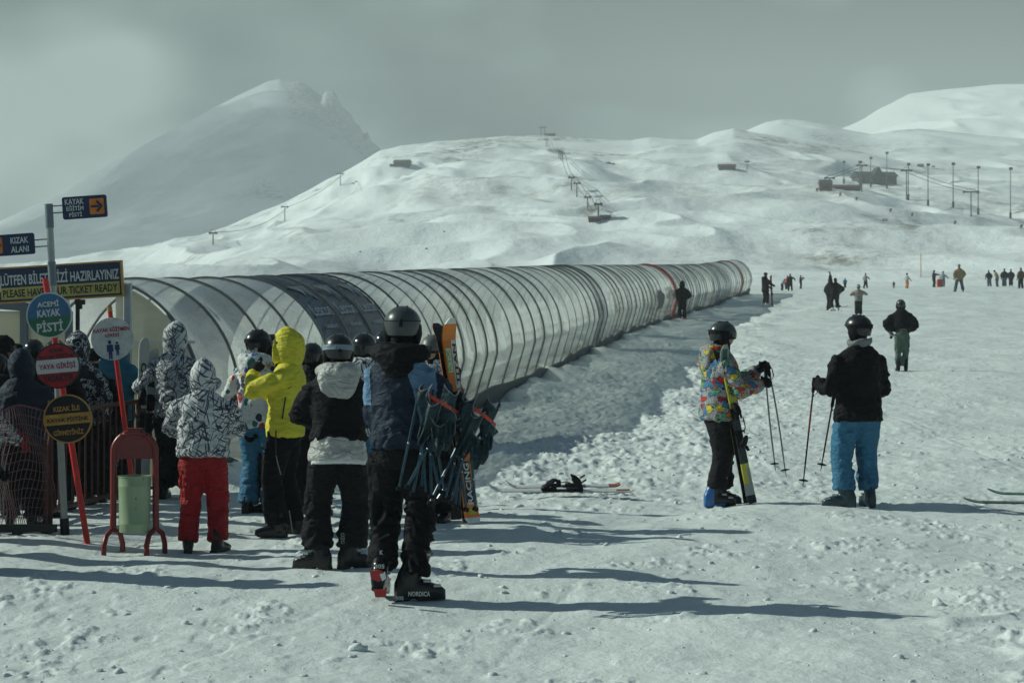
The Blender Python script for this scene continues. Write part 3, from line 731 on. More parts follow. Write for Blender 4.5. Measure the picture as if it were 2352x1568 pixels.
def build_tunnel():
    c, t, n, hf = tun_frame(20.6)
    T = empty('lift_tunnel', (c.x, c.y, c.z), 'long ribbed see-through tunnel over the snow conveyor, curving uphill', 'tunnel')
    org = Vector((c.x, c.y, c.z))
    ds = list(np.linspace(20.6, 34, 15)) + list(np.linspace(34, 91, 33))[1:] + list(np.linspace(91, 124, 39))[1:]
    RB = 46
    for i, d in enumerate(ds):
        red = i in (RB, RB + 33)
        w, h = (.46 if i == RB else .16, .05) if red else ((.028, .06) if d < 60 else (.030, .06))
        mb = MB(); rs = []
        fr = tun_frame(d); so, si = (section(.045), section(-.010)) if red else (section(.016), section(-.010)) if d < 60 else (section(.014), section(-.010))
        for a, b in zip(so, si):
            c_, t_, n_, hf = fr
            q = [c_ + n_ * (p.x * hf) + Vector((0, 0, p.y * hf)) + t_ * (k * w / 2) - org for p, k in ((a, -1), (a, 1), (b, 1), (b, -1))]
            rs.append(q)
        mb.rings(rs); o = mb.build('rib', M['rib_red'] if red else M['rib'], T)
        if red: o['label'] = 'red rib'
    rg = np.random.default_rng(3)
    for i in range(len(ds) - 1):
        a, b = ds[i] + .03, ds[i + 1] - .03
        brand = i in (4, 5, 6)
        far = ds[i] > 60
        ncol = 5
        P = np.zeros((len(SEC), ncol, 3)); ph = rg.random() * 50; bulge = rg.normal(.0, .012); tw = rg.normal(0, .010)
        dent = rg.random() < .22 and not brand; dz = rg.random() * .5 + .35
        for j in range(ncol):
            f = j / (ncol - 1); d = a + (b - a) * f; fr = tun_frame(d); c_, t_, n_, hf = fr
            for k, p in enumerate(SEC):
                u = k / (len(SEC) - 1)
                off = (bulge * math.sin(math.pi * f) + tw * (f - .5) + .010 * math.sin(u * 17 + ph) * math.sin(math.pi * f) + .012 * math.sin(u * 6.5 + ph * 2) * (f - .5))
                if dent: off -= .05 * math.exp(-((u - dz * .55) / .07) ** 2) * math.sin(math.pi * f) ** 2
                q = c_ + n_ * ((p.x + off * (1 if p.x > 0 else -1) * min(1, abs(p.x))) * hf) + Vector((0, 0, (p.y + off * max(0, (p.y - .9)) / 1.4) * hf)) - org
                P[k, j] = q[:]
        m = M['cover_brand'] if brand else (M['cover_haze'] if (64 <= i <= 70 or rg.random() < .12) else M['cover'])
        o = grid_np('cover_panel', P, m, parent=T)
        if brand: 
            o['label'] = 'dark printed panel'
            mb = MB()
            # logo and lettering printed on the panel, wrapped on the curve
            def wrap(X, Z, Fc, s0, y0):
                mid = (a + b) / 2; c_, t_, n_, hf = tun_frame(mid); L = [0]
                for k in range(1, len(SEC)): L.append(L[-1] + (SEC[k] - SEC[k - 1]).length)
                V = []
                for x, z in zip(X, Z):
                    s = s0 + z; k = int(np.clip(np.searchsorted(L, s) - 1, 0, len(SEC) - 2)); f = (s - L[k]) / (L[k + 1] - L[k])
                    p = SEC[k] * (1 - f) + SEC[k + 1] * f; tg = (SEC[k + 1] - SEC[k]).normalized(); p = p + Vector((tg.y, -tg.x)) * .022
                    cc, tt, nn, h2 = tun_frame(mid + x)
                    V.append(cc + nn * (p.x * h2) + Vector((0, 0, p.y * h2)) - org)
                mb.add(V, Fc)
            def dense(pts):   # outline -> fan of small strips
                return pts
            X, Z, Fc = text_np('Lescon', .68, .20, .012); wrap(X, Z, Fc, 1.98, 0); mb.build('lettering', M['cover_print'], o); mb = MB()
            X, Z, Fc = text_np('KURUMSALSATIS', .44, .05, .01); wrap(X, Z, Fc, 1.72, 0); mb.build('lettering', M['cover_print'], o); mb = MB()
            for poly in ([(-.30, .12), (-.12, .12), (-.02, -.10), (.06, .02), (.06, .12), (.0, .12), (-.02, .06), (-.06, -.02), (-.12, .04), (-.2, .07)],
                         [(.09, .12), (.16, .12), (.16, -.12), (.09, -.06)], [(.19, .12), (.26, .12), (.26, -.18), (.19, -.13)]):
                wrap([p[0] for p in poly], [p[1] for p in poly], [tuple(range(len(poly)))], 2.32, 0)
            mb.build('logo', M['cover_print'], o)
    # foot strips, belt, floor inside, front frame
    for side in (1, -1):
        mb = MB(); rs = []
        for d in np.linspace(20.6, 124, 160):
            c_, t_, n_, hf = tun_frame(d)
            hgt = .24 + .12 * (vnoise(np.array([d * .9]), np.array([0.3]), seed=5)[0] + .4)
            rs.append([c_ + n_ * side * hf * (1.0 + x) + Vector((0, 0, z)) - org for x, z in ((.045, -.1), (.075 + .3 * max(hgt, .04), max(hgt, .04)), (.035 + .3 * max(hgt, .04), max(hgt, .04)), (.0, -.1))])
        mb.rings(rs); mb.build('foot_strip', M['skirt'], T, smooth=False)
    mb = MB(); rs = []
    for d in np.linspace(20.2, 126, 120):
        c_, t_, n_, hf = tun_frame(min(d, 124)); c_ = c_ + t_ * (d - min(d, 124))
        rs.append([c_ + n_ * x + Vector((0, 0, z)) - org for x, z in ((-.3, .0), (.3, .0), (.3, .16), (-.3, .16))])
    mb.rings(rs); mb.build('conveyor_belt', M['belt'], T, smooth=False)
    c_, t_, n_, hf = tun_frame(20.6)
    mb = MB()   # pale end panel to the right of the doorway
    pts = [(p.x * hf * .985, p.y * hf * .985) for p in SEC if p.x > .28]
    pts = pts + [(.28 * hf, pts[-1][1]), (.28 * hf, 0)]
    V = [c_ + n_ * x + Vector((0, 0, z)) - t_ * k - org for k in (.04, .01) for x, z in pts]; n = len(pts)
    mb.add(V, [tuple(range(n)), tuple(reversed(range(n, 2 * n)))]); mb.build('end_panel', M['cover_milky'], T, smooth=False)
    pts2 = [(-x, z) for x, z in pts]
    mb = MB(); V = [c_ + n_ * x + Vector((0, 0, z)) - t_ * k - org for k in (.04, .01) for x, z in pts2]
    mb.add(V, [tuple(range(n)), tuple(reversed(range(n, 2 * n)))]); mb.build('end_panel', M['cover_milky'], T, smooth=False)
    for z in (.75, 1.55):
        mb = MB(); mb.beam(c_ + n_ * .3 + Vector((0, 0, z)) - t_ * .06 - org, c_ + n_ * 1.17 + Vector((0, 0, z)) - t_ * .06 - org, .03, .03); mb.build('crossbar', M['white_paint'], T, smooth=False)
    # dark round patch on the cover
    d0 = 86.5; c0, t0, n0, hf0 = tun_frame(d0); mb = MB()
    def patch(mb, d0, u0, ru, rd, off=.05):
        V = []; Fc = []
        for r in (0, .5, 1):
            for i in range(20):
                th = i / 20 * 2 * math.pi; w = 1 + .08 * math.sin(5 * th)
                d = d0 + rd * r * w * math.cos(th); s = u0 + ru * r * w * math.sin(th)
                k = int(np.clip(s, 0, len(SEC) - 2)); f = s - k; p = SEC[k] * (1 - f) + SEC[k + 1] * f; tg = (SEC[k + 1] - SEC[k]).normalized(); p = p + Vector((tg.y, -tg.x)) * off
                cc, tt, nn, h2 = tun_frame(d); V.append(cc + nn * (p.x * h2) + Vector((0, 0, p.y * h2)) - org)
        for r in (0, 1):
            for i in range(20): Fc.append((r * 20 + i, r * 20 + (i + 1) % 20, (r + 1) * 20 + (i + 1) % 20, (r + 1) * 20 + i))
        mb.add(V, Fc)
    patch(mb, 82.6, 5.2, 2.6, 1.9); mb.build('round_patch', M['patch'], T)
    # pale notice stuck on the cover near the entrance
    mb = MB(); V = []; Fc = []; lines = MB()
    def npos(d, s, off):
        k = int(np.clip(s, 0, len(SEC) - 2)); f = s - k; p = SEC[k] * (1 - f) + SEC[k + 1] * f; tg = (SEC[k + 1] - SEC[k]).normalized(); p = p + Vector((tg.y, -tg.x)) * off
        cc, tt, nn, h2 = tun_frame(d); return cc + nn * (p.x * h2) + Vector((0, 0, p.y * h2)) - org
    for j, s in enumerate(np.linspace(2.2, 8.6, 8)):
        for i, d in enumerate((22.65, 22.95, 23.3)): V.append(npos(d, s, .03))
    for j in range(7):
        for i in range(2): Fc.append((j * 3 + i, j * 3 + i + 1, j * 3 + i + 4, j * 3 + i + 3))
    o = mb.add(V, Fc).build('notice', M['poster_blue'], T)
    for s in np.linspace(3.0, 7.6, 8):
        lines.add([npos(d, q, .036) for d, q in ((22.72, s), (23.22, s), (23.22, s + .16), (22.72, s + .16))], [(0, 1, 2, 3)])
    lines.build('print_lines', M['ink_white'], o, smooth=False)
    return T
TUN = build_tunnel()

# ------------------------------------------------------------------ entrance: portal with banner, cabin frame, barrier, net
def banner():
    D = 19.9; c = ray(120, 650, D)
    yaw = R(-3)
    T = empty('banner_portal', (c.x, c.y, gz(D)), 'wide dark blue banner with white and yellow writing on white posts over the entrance', 'banner', rot=(0, 0, yaw))
    z0 = c.z - float(gz(D)); hw, hh = 1.50 / 2 + .05, .345 / 2
    tilt = R(-3.4)
    Mx = Matrix.Translation((-.05, 0, z0)) @ Matrix.Rotation(tilt, 4, 'Y')
    def put(mb, name, mat, par=T): 
        mb.v = [tuple(Mx @ Vector(v)) for v in mb.v]; return mb.build(name, mat, par, smooth=False)
    wl_, wr = -1.02, .766            # left and right ends in metres
    a = MB(); a.box(((wl_ + wr) / 2, 0, 0), (wr - wl_, .04, hh * 2)); bd = put(a, 'board', M['sign_navy'])
    a = MB()
    for z in (hh, -hh): a.box(((wl_ + wr) / 2, -.022, z), (wr - wl_ + .02, .05, .016))
    for x in (wl_, wr): a.box((x, -.022, 0), (.018, .052, hh * 2 - .018))
    put(a, 'frame', M['sign_amber'])
    a = MB(); a.box((.135, -.024, -.085), (1.20, .012, .118)); put(a, 'yellow_band', M['sign_yellow'], bd)
    a = MB(); put_text(a, 'LÜTFEN BİLETİNİZİ HAZIRLAYINIZ', .135, .065, 1.20, .135, -.024, 0, .022); put(a, 'lettering', M['ink_white'], bd)
    a = MB(); put_text(a, 'PLEASE HAVE YOUR TICKET READY', .135, -.085, 1.16, .078, -.033, 0, .022); put(a, 'lettering', M['ink_black'], bd)
    a = MB()
    a.poly([(-.535 + .034 * math.cos(q), .075 + .04 * math.sin(q)) for q in np.linspace(0, 6.0, 20)], .004, 0, -.028); a.poly([(-.60, .03), (-.47, .03), (-.455, -.06), (-.48, -.06), (-.485, -.15), (-.585, -.15), (-.59, -.06), (-.615, -.06)], .004, 0, -.028)
    put(a, 'figure_symbol', M['ink_white'], bd)
    # white post at the right and one at the left, both carrying the board
    for x in ((292 - 1176) / F * D - c.x, -1.0):
        a = MB(); a.box((x, .06, (z0 - .1) / 2), (.075, .07, z0 + .1), bev=.008); a.build('post', M['white_paint'], T, smooth=False)
    a = MB(); x = (176 - 1176) / F * D - c.x
    a.box((x, .05, z0 - .62), (.035, .035, .95)); a.box((x + .03, .03, z0 - .19), (.10, .03, .05)); a.box((x + .035, .02, z0 - .235), (.035, .03, .05))
    a.build('bracket_post', M['dark_steel'], T, smooth=False)
banner()
def cabin():
    D = 20.6; c = ray(55, 740, D); g = float(gz(D))
    T = empty('gate_cabin', (c.x, D, g), 'grey framed glazed cabin beside the tunnel entrance under the banner', 'cabin', rot=(0, 0, R(4)))
    zt = ray(0, 703, D).z - g
    w = .92
    for x in (-w / 2, .0, w / 2):
        a = MB(); a.box((x, 0, zt / 2 - .05), (.075, .075, zt), bev=.006); a.build('post', M['grey_paint'], T, smooth=False)
    a = MB(); a.beam((-w / 2, 0, zt + .03), (w / 2, 0, zt - .045), .08, .09); a.build('header', M['grey_paint'], T, smooth=False)
    a = MB(); a.box((-w / 4, .02, zt / 2), (w / 2 - .08, .012, zt - .1)); a.build('pane', M['cover_milky'], T, smooth=False)
    a = MB(); a.box((w / 4, .02, zt / 2), (w / 2 - .08, .012, zt - .1)); a.build('pane', M['cover_milky'], T, smooth=False)
    a = MB(); a.box((0, -.005, .95), (w - .05, .05, .05)); a.build('rail', M['grey_paint'], T, smooth=False)
cabin()

def barrier():
    A = at(104, 1214); B = at(318, 1152)
    T = empty('metal_barrier', A, 'rusty red steel crowd barrier with upright bars beside the waiting queue', 'barrier')
    b = B - A; zA = ray(112, 985, A.y).z - A.z; zB = ray(304, 927, B.y).z - B.z
    za, zb = .98, .98
    top0, top1 = Vector((0, 0, za)), b + Vector((0, 0, zb)); lo0, lo1 = Vector((0, 0, .14)), b + Vector((0, 0, .14))
    for nm, p, q in (('top_rail', top0, top1), ('bottom_rail', lo0, lo1)):
        m = MB(); m.tube([p, q], .021, 8); m.build(nm, M['rust_paint'], T)
    for f in (0, 1):
        m = MB(); p = b * f; m.tube([p + Vector((0, 0, -.05)), p + Vector((0, 0, .985))], .024, 8); m.build('post', M['rust_paint'], T)
    n = 15
    for i in range(1, n):
        f = i / n; m = MB(); m.tube([lo0.lerp(lo1, f), top0.lerp(top1, f)], .010, 6); m.build('bar', M['rust_paint'], T)
barrier()
def net_fence():
    A = at(-140, 1250); B = at(118, 1232)
    T = empty('net_fence', A, 'sagging pink and grey safety net stretched beside the dark steel base', 'fence')
    b = B - A; L = b.length; H = 1.0
    nx, nz = 34, 13
    def pt(u, v):
        sag = .05 * math.sin(u * 9) * v + .025 * math.sin(u * 31 + v * 7) * (1 - abs(2 * v - 1))
        return b * u + Vector((.03 * math.sin(v * 8 + u * 12), .03 * math.sin(u * 14 + v * 5), .10 + v * (.94 - .05 * math.sin(u * math.pi * 2.3)) + sag * .4))
    mb = MB()
    for i in range(nx + 1): mb.tube([pt(i / nx, j / 16) for j in range(17)], .0035, 4, i % 2)
    for j in range(nz + 1): mb.tube([pt(i / 40, j / nz) for i in range(41)], .0035 if j < nz else .007, 4, 0)
    mb.build('netting', [plain('pink_net_cord', (.22, .08, .09), .7), plain('grey_net_cord', (.10, .10, .11), .7)], T)
    for f in (.02, .99):
        m = MB(); p = b * f; m.tube([p + Vector((0, 0, -.1)), p + Vector((0, 0, 1.12))], .02, 8); m.build('stake', M['rust_paint'], T)
    m = MB(); m.box(b * .5 + Vector((0, 0, .10)), (L * 1.02, .07, .06)); 
    for f in (.2, .72, .98): m.box(b * f + Vector((0, -.02, .02)), (.06, .30, .14))
    m.build('base_beam', M['dark_steel'], T, smooth=False)
net_fence()

# ------------------------------------------------------------------ sign posts
def lean_root(name, bx, by, tx, ty, label, cat, D=None):
    """a post standing at pixel (bx,by) whose top shows at (tx,ty), leaning in the plane facing the camera"""
    base = at(bx, by, D); top = ray(tx, ty, base.y)
    v = top - base; ang = math.atan2(v.x, v.z)
    return empty(name, base, label, cat, rot=(0, ang, 0)), v.length, ang, base
def sign_disc(par, z, r, tilt, face_parts, rim, label, x=0.0, y=-.045):
    T = Matrix.Translation((x, y, z)) @ Matrix.Rotation(tilt, 4, 'Y')
    def bake(mb): mb.v = [tuple(T @ Vector(v)) for v in mb.v]; return mb
    def circ(r, n=48): return [(r * math.cos(2 * math.pi * i / n), r * math.sin(2 * math.pi * i / n)) for i in range(n)]
    def band(r, z0, z1, n=24):
        a0, a1 = math.asin(max(-1, z0 / r)), math.asin(min(1, z1 / r))
        return [(r * math.cos(a), r * math.sin(a)) for a in np.linspace(a0, a1, n)] + [(-r * math.cos(a), r * math.sin(a)) for a in np.linspace(a1, a0, n)]
    m = MB(); m.poly(circ(r), .012, 0, 0); o = bake(m).build('sign_disc', rim, par, smooth=False); o['label'] = label
    for nm, mat, kind, args, y_ in face_parts:
        m = MB()
        if kind == 'band': m.poly(band(r * .94, args[0] * r, args[1] * r), .002, 0, y_)
        elif kind == 'text':
            for s, cz, w, h in args:
                m = MB(); put_text(m, s, 0, cz * r, w * r, h * r, y_, 0, .03); bake(m).build(nm, mat, o, smooth=False)
            continue
        elif kind == 'poly':
            for pl in args: m.poly([(a * r, b * r) for a, b in pl], .002, 0, y_)
        bake(m).build(nm, mat, o, smooth=False)
def signs():
    # galvanised direction post
    T, L, ang, base = lean_root('direction_post', 150, 1238, 112, 470, 'galvanised pole with two dark blue arrow signs reading KAYAK and KIZAK', 'sign post')
    m = MB(); m.tube([(0, 0, -.1), (0, 0, L)], .029, 14); m.build('pole', M['metal'], T)
    for z0, z1 in ((L - .19, L + .005), (L - .465, L - .66)):
        m = MB(); m.tube([(0, 0, z0), (0, 0, z1)], .034, 14); m.build('collar', M['grey_paint'], T)
    m = MB(); m.tube([(0, 0, -.05), (0, 0, .17)], .038, 12); m.build('ground_sleeve', M['dark_steel'], T)
    k = base.y / F
    def plate(cx, cy, w, h, title, arrow_x, flip, name_lbl):
        c = ray(cx, cy, base.y) - base; c = Matrix.Rotation(-ang, 4, 'Y') @ c
        Tm = Matrix.Translation((c.x, -.02, c.z)) @ Matrix.Rotation(-ang - R(4.0), 4, 'Y')
        def bake(mb): mb.v = [tuple(Tm @ Vector(v)) for v in mb.v]; return mb
        def rrect(w, h, r, n=5):
            P = []
            for qx, qz, a0 in ((1, 1, 0), (-1, 1, 90), (-1, -1, 180), (1, -1, 270)):
                for i in range(n + 1):
                    a = R(a0 + 90 * i / n); P.append((qx * (w / 2 - r) + r * math.cos(a), qz * (h / 2 - r) + r * math.sin(a)))
            return P
        m = MB(); m.poly(rrect(w, h, .018), .018, 0, 0); o = bake(m).build('sign_plate', M['sign_navy'], T, smooth=False); o['label'] = name_lbl
        m = MB(); m.poly([(arrow_x + x, z) for x, z in rrect(.118, .128, .012)], .003, 0, -.003); bake(m).build('arrow_field', M['sign_orange'], o, smooth=False)
        s = -1 if flip else 1
        m = MB(); m.poly([(arrow_x + s * x, z) for x, z in ((-.048, .009), (.018, .009), (.018, -.009), (-.048, -.009))], .003, 0, -.007)
        for q in (1, -1): m.poly([(arrow_x + s * x, z * q) for x, z in ((.050, 0.0), (.008, .048), (-.008, .036), (.026, 0))], .003, 0, -.0075 - .0006 * q)
        bake(m).build('arrow', M['sign_navy'], o, smooth=False)
        for s_, x, z, ww, hh in title:
            m = MB(); put_text(m, s_, x, z, ww, hh, -.004, 0, .02); bake(m).build('lettering', M['ink_white'], o, smooth=False)
        sx = 1 if flip else -1
        for z in (.026, -.03):
            m = MB(); m.tube([(sx * w / 2, .01, z), (sx * (w / 2 + (.115 if flip else .085)), .01, z)], .006, 6); bake(m).build('bracket', M['grey_paint'], T)
    plate(195.5, 476, .362, .182, [('KAYAK', -.080, .050, .155, .048), ('EĞİTİM', -.078, .0, .140, .048), ('PİSTİ', -.076, -.052, .105, .042)], .100, False, 'blue plate reading KAYAK EĞİTİM PİSTİ')
    plate(20, 563, .430, .172, [('KIZAK', .095, .033, .145, .050), ('ALANI', .095, -.040, .145, .050)], -.105, True, 'blue plate reading KIZAK ALANI')
    # red leaning post with three round signs
    T, L, ang, base = lean_root('warning_post', 203, 1262, 104, 640, 'bright red leaning post carrying three round signs', 'sign post')
    m = MB(); m.tube([(0, 0, -.12), (0, 0, L)], .0245, 14); m.build('pole', M['red_paint'], T)
    k = base.y / F
    def loc(cx, cy):
        c = ray(cx, cy, base.y) - base; c = Matrix.Rotation(-ang, 4, 'Y') @ c; return c.x, c.z
    tl = -ang - R(5)
    x, z = loc(116, 724)
    sign_disc(T, z, 52.5 * k, tl, [('upper_field', M['sign_blue'], 'band', (-.08, .999), -.003), ('lower_field', M['sign_green'], 'band', (-.999, -.08), -.003),
        ('lettering', M['ink_white'], 'text', [('ACEMİ', .52, .95, .30), ('KAYAK', .10, 1.02, .32), ('PİSTİ', -.46, 1.15, .52)], -.007)], M['ink_white'], 'blue and green disc reading ACEMİ KAYAK PİSTİ', x)
    x, z = loc(135, 840)
    sign_disc(T, z, 52 * k, tl, [('upper_field', M['sign_red'], 'band', (.30, .999), -.003), ('white_band', M['ink_white'], 'band', (-.30, .30), -.003), ('lower_field', M['sign_red'], 'band', (-.999, -.30), -.003),
        ('lettering', M['ink_black'], 'text', [('ACEMİ', .72, .64, .20), ('KAYAK PİSTİNE', .44, 1.50, .20), ('YASAKTIR', -.54, 1.40, .32)], -.008), ('lettering', M['ink_crimson'], 'text', [('YAYA GİRİŞİ', .0, 1.62, .36)], -.008)], M['sign_black'], 'red disc with white band reading YAYA GİRİŞİ', x, -.05)
    x, z = loc(159, 961)
    sign_disc(T, z, 56 * k, tl, [('upper_field', M['sign_black'], 'band', (.22, .999), -.003), ('amber_band', M['sign_amber'], 'band', (-.22, .22), -.003), ('lower_field', M['sign_black'], 'band', (-.999, -.22), -.003),
        ('lettering', M['sign_amber'], 'text', [('KIZAK İLE', .46, 1.08, .27), ('GİRMEYİNİZ', -.52, 1.26, .27)], -.008), ('lettering', M['ink_black'], 'text', [('KAYAK PİSTİNE', 0, 1.66, .22)], -.008)], M['sign_amber'], 'black and amber disc reading KIZAK İLE KAYAK PİSTİNE GİRMEYİNİZ', x, -.055)
    # second red post with the white round sign
    T, L, ang, base = lean_root('instructor_post', 316, 1196, 251, 703, 'red leaning post with one round white sign reading KAYAK EĞİTMEN GİRİŞİ', 'sign post', D=17.6)
    m = MB(); m.tube([(0, 0, -.25), (0, 0, L - .045)], .022, 14); m.build('pole', M['red_paint'], T)
    m = MB(); m.tube([(0, 0, L - .05), (0, 0, L)], .024, 14); m.build('pole_cap', M['sign_amber'], T)
    k = base.y / F
    c = Matrix.Rotation(-ang, 4, 'Y') @ (ray(260, 778, base.y) - base)
    fig = lambda x0, s: [[(x0 - .17 * s, .12 * s - .36), (x0 + .17 * s, .12 * s - .36), (x0 + .19 * s, -.28 * s - .36), (x0 + .11 * s, -.28 * s - .36), (x0 + .10 * s, -.72 * s - .36), (x0 + .02 * s, -.72 * s - .36), (x0, -.32 * s - .36), (x0 - .02 * s, -.72 * s - .36), (x0 - .10 * s, -.72 * s - .36), (x0 - .11 * s, -.28 * s - .36), (x0 - .19 * s, -.28 * s - .36)],
                          [(x0 + .10 * s * math.cos(a), .26 * s - .36 + .11 * s * math.sin(a)) for a in np.linspace(0, 6.1, 14)]]
    sign_disc(T, c.z, 49 * k, -ang - R(5), [('lettering', M['ink_crimson'], 'text', [('KAYAK EĞİTMEN', .46, 1.70, .25), ('GİRİŞİ', .17, .70, .23)], -.003),
        ('figures_symbol', M['ink_navy'], 'poly', fig(-.14, .82) + fig(.20, .6), -.004)], M['sign_white'], 'round white sign', c.x, -.04)
signs()

# ------------------------------------------------------------------ litter bin on its arched stand
def bin_():
    base = at(309, 1281); k = base.y / F
    T = empty('litter_bin', base, 'pale green bucket bin hanging in a dark red arched tube stand', 'litter bin', rot=(0, 0, R(6)))
    hw = 48 * k; H = 290 * k; zs = H - hw * 1.02
    m = MB(); P = [(-hw * 1.02, 0, .20)]
    P += [(-hw, 0, .35), (-hw * .99, 0, zs)] + [(hw * math.cos(a), 0, zs + hw * math.sin(a)) for a in np.linspace(math.pi, 0, 18)][1:-1] + [(hw * .99, 0, zs), (hw, 0, .35), (hw * 1.02, 0, .20)]
    m.tube(P, .024, 12); m.build('arch', M['dark_red_paint'], T)
    for s in (-1, 1):
        m = MB(); cx = s * hw
        P = [(cx - s * 0 + dx, dy, z) for dx, dy, z in [(-.062, -.10, -.03), (-.060, -.10, .10), (-.045, -.07, .175), (0, 0, .225), (.045, .07, .175), (.060, .10, .10), (.062, .10, -.03)]]
        m.tube(P, .020, 10); m.build('leg', M['dark_red_paint'], T)
    m = MB(); pl = [(hw * .86 * math.cos(a), zs + hw * .86 * math.sin(a)) for a in np.linspace(math.pi, 0, 16)]
    pl += [(hw * .84, zs - .045), (-hw * .84, zs - .045)]
    m.poly(list(reversed(pl)), .008, 0, -.004); m.build('top_plate', M['dark_red_paint'], T, smooth=False)
    m = MB(); m.box((0, 0, H + .008), (.09, .05, .022), bev=.006); m.box((0, 0, H + .022), (.12, .06, .010)); m.build('ash_tray', M['dark_red_paint'], T, smooth=False)
    r = 37 * k; zb = (1281 - 1221) * k; zt = (1281 - 1092) * k
    m = MB(); pr = [(r * .93, zb), (r * .965, zb + .01), (r * .965, zb + .055), (r * .985, zb + .06), (r * .985, zb + .07), (r * .97, zb + .075), (r, zt - .085), (r * 1.015, zt - .08), (r * 1.015, zt - .07), (r, zt - .065), (r * 1.01, zt - .01), (r * 1.05, zt - .006), (r * 1.05, zt), (r * .99, zt), (r * .95, zb + .02)]
    rs = [[Vector((q * math.cos(2 * math.pi * i / 36), q * math.sin(2 * math.pi * i / 36), z)) for i in range(36)] for q, z in pr]
    m.rings(rs); o = m.build('bucket', M['bucket'], T)
    for s in (-1, 1):
        m = MB(); m.tube([(s * hw * .98, 0, zb + (zt - zb) * .78), (s * r * 1.0, 0, zb + (zt - zb) * .78)], .012, 8); m.build('pivot', M['dark_red_paint'], T)
bin_()

# ------------------------------------------------------------------ people
def ik(a, b, l1, l2, pole):
    a, b, pole = Vector(a), Vector(b), Vector(pole); d = b - a; L = d.length
    if L > (l1 + l2) * .998: d = d.normalized() * (l1 + l2) * .998; b = a + d; L = d.length
    c = max(-1, min(1, (l1 * l1 + L * L - l2 * l2) / (2 * l1 * L))); u = d.normalized()
    p = (pole - u * pole.dot(u)).normalized()
    return a + u * (l1 * c) + p * (l1 * math.sqrt(max(0, 1 - c * c))), b
def folds(V, N, amp, seed, kind):
    x, y, z = V[:, 0], V[:, 1], V[:, 2]
    if kind == 'legs':
        side = np.where(x > 0, 1.0, -1.0)
        w = fbm(x * 6, y * 6, z * 7 + side * x * 9 + y * 6 + 2.2 * vnoise(x * 5, y * 5, z * 4, seed=seed + 3), seed=seed, octv=3, gain=.55)
        r = 1 - np.abs(w) * 2.2
        gain = .55 + .75 * np.exp(-((z - .22) / .15) ** 2) + .55 * np.exp(-((z - .55) / .12) ** 2) + .3 * np.exp(-((z - .86) / .1) ** 2)
        patchy = .35 + .9 * sstep(-.3, .5, vnoise(x * 5, y * 5, z * 4, seed=seed + 21))
        return V + N * (amp * gain * patchy * (r * .75 + .35 * fbm(x * 14, y * 14, z * 18, seed=seed + 8, octv=2)))[:, None]
    w = fbm(x * 5 + z * 3, y * 5, z * 5.5 - x * 4 + 1.8 * vnoise(x * 3, y * 3, z * 3, seed=seed + 3), seed=seed, octv=3, gain=.55)
    r = 1 - np.abs(w) * 2.2
    gain = .7 + .5 * np.exp(-((z - 1.05) / .2) ** 2) + .5 * (np.abs(x) > .22)
    return V + N * (amp * gain * (r * .75 + .30 * fbm(x * 12, y * 12, z * 14, seed=seed + 8, octv=2)))[:, None]
UN = 1.85
def make_glove(mb, wrist, d, nrm, curl, side, k=1.0):
    """palm, four fingers of different length and a thumb; d along the forearm, nrm out of the palm"""
    d = Vector(d).normalized(); n = Vector(nrm); n = (n - d * n.dot(d)).normalized(); s = d.cross(n) * side   # s: towards the thumb
    W = Vector(wrist)
    mb.loft([(W - d * .05, .047 * k, .042 * k, d), (W - d * .01, .044 * k, .038 * k, d), (W + d * .03, .047 * k, .028 * k, d), (W + d * .095 * k, .048 * k, .021 * k, d), (W + d * .108 * k, .040 * k, .016 * k, d)], 14, ref=s)
    K = W + d * .095 * k
    for i, (o, L) in enumerate(((.036, .085), (.012, .095), (-.013, .088), (-.036, .068))):
        p = K + s * o * k; c = curl * (1.0 + .06 * i); dirv = d.copy(); P = [p - d * .02]; P.append(p); seg = L * k / 2.6
        for j in range(3):
            dirv = Matrix.Rotation(c * (1.0, 1.1, .7)[j], 3, s * side) @ dirv if True else dirv
            P.append(P[-1] + dirv * seg * (1.0, .85, .75)[j])
        mb.tube(P, [.0135 * k, .0145 * k, .014 * k, .0125 * k, .0105 * k], 8)
    tb = W + d * .035 * k + s * .040 * k; t1 = tb + (d * .62 + s * .65 + n * .35).normalized() * .036 * k
    t2 = t1 + (d * .8 + n * .55 + s * (.1 - .35 * min(1, curl))).normalized() * .030 * k; t3 = t2 + (d * .55 + n * .7 - s * .4 * min(1, curl)).normalized() * .024 * k
    mb.tube([tb - s * .015 * k, t1, t2, t3], [.018 * k, .0165 * k, .0145 * k, .011 * k], 8)
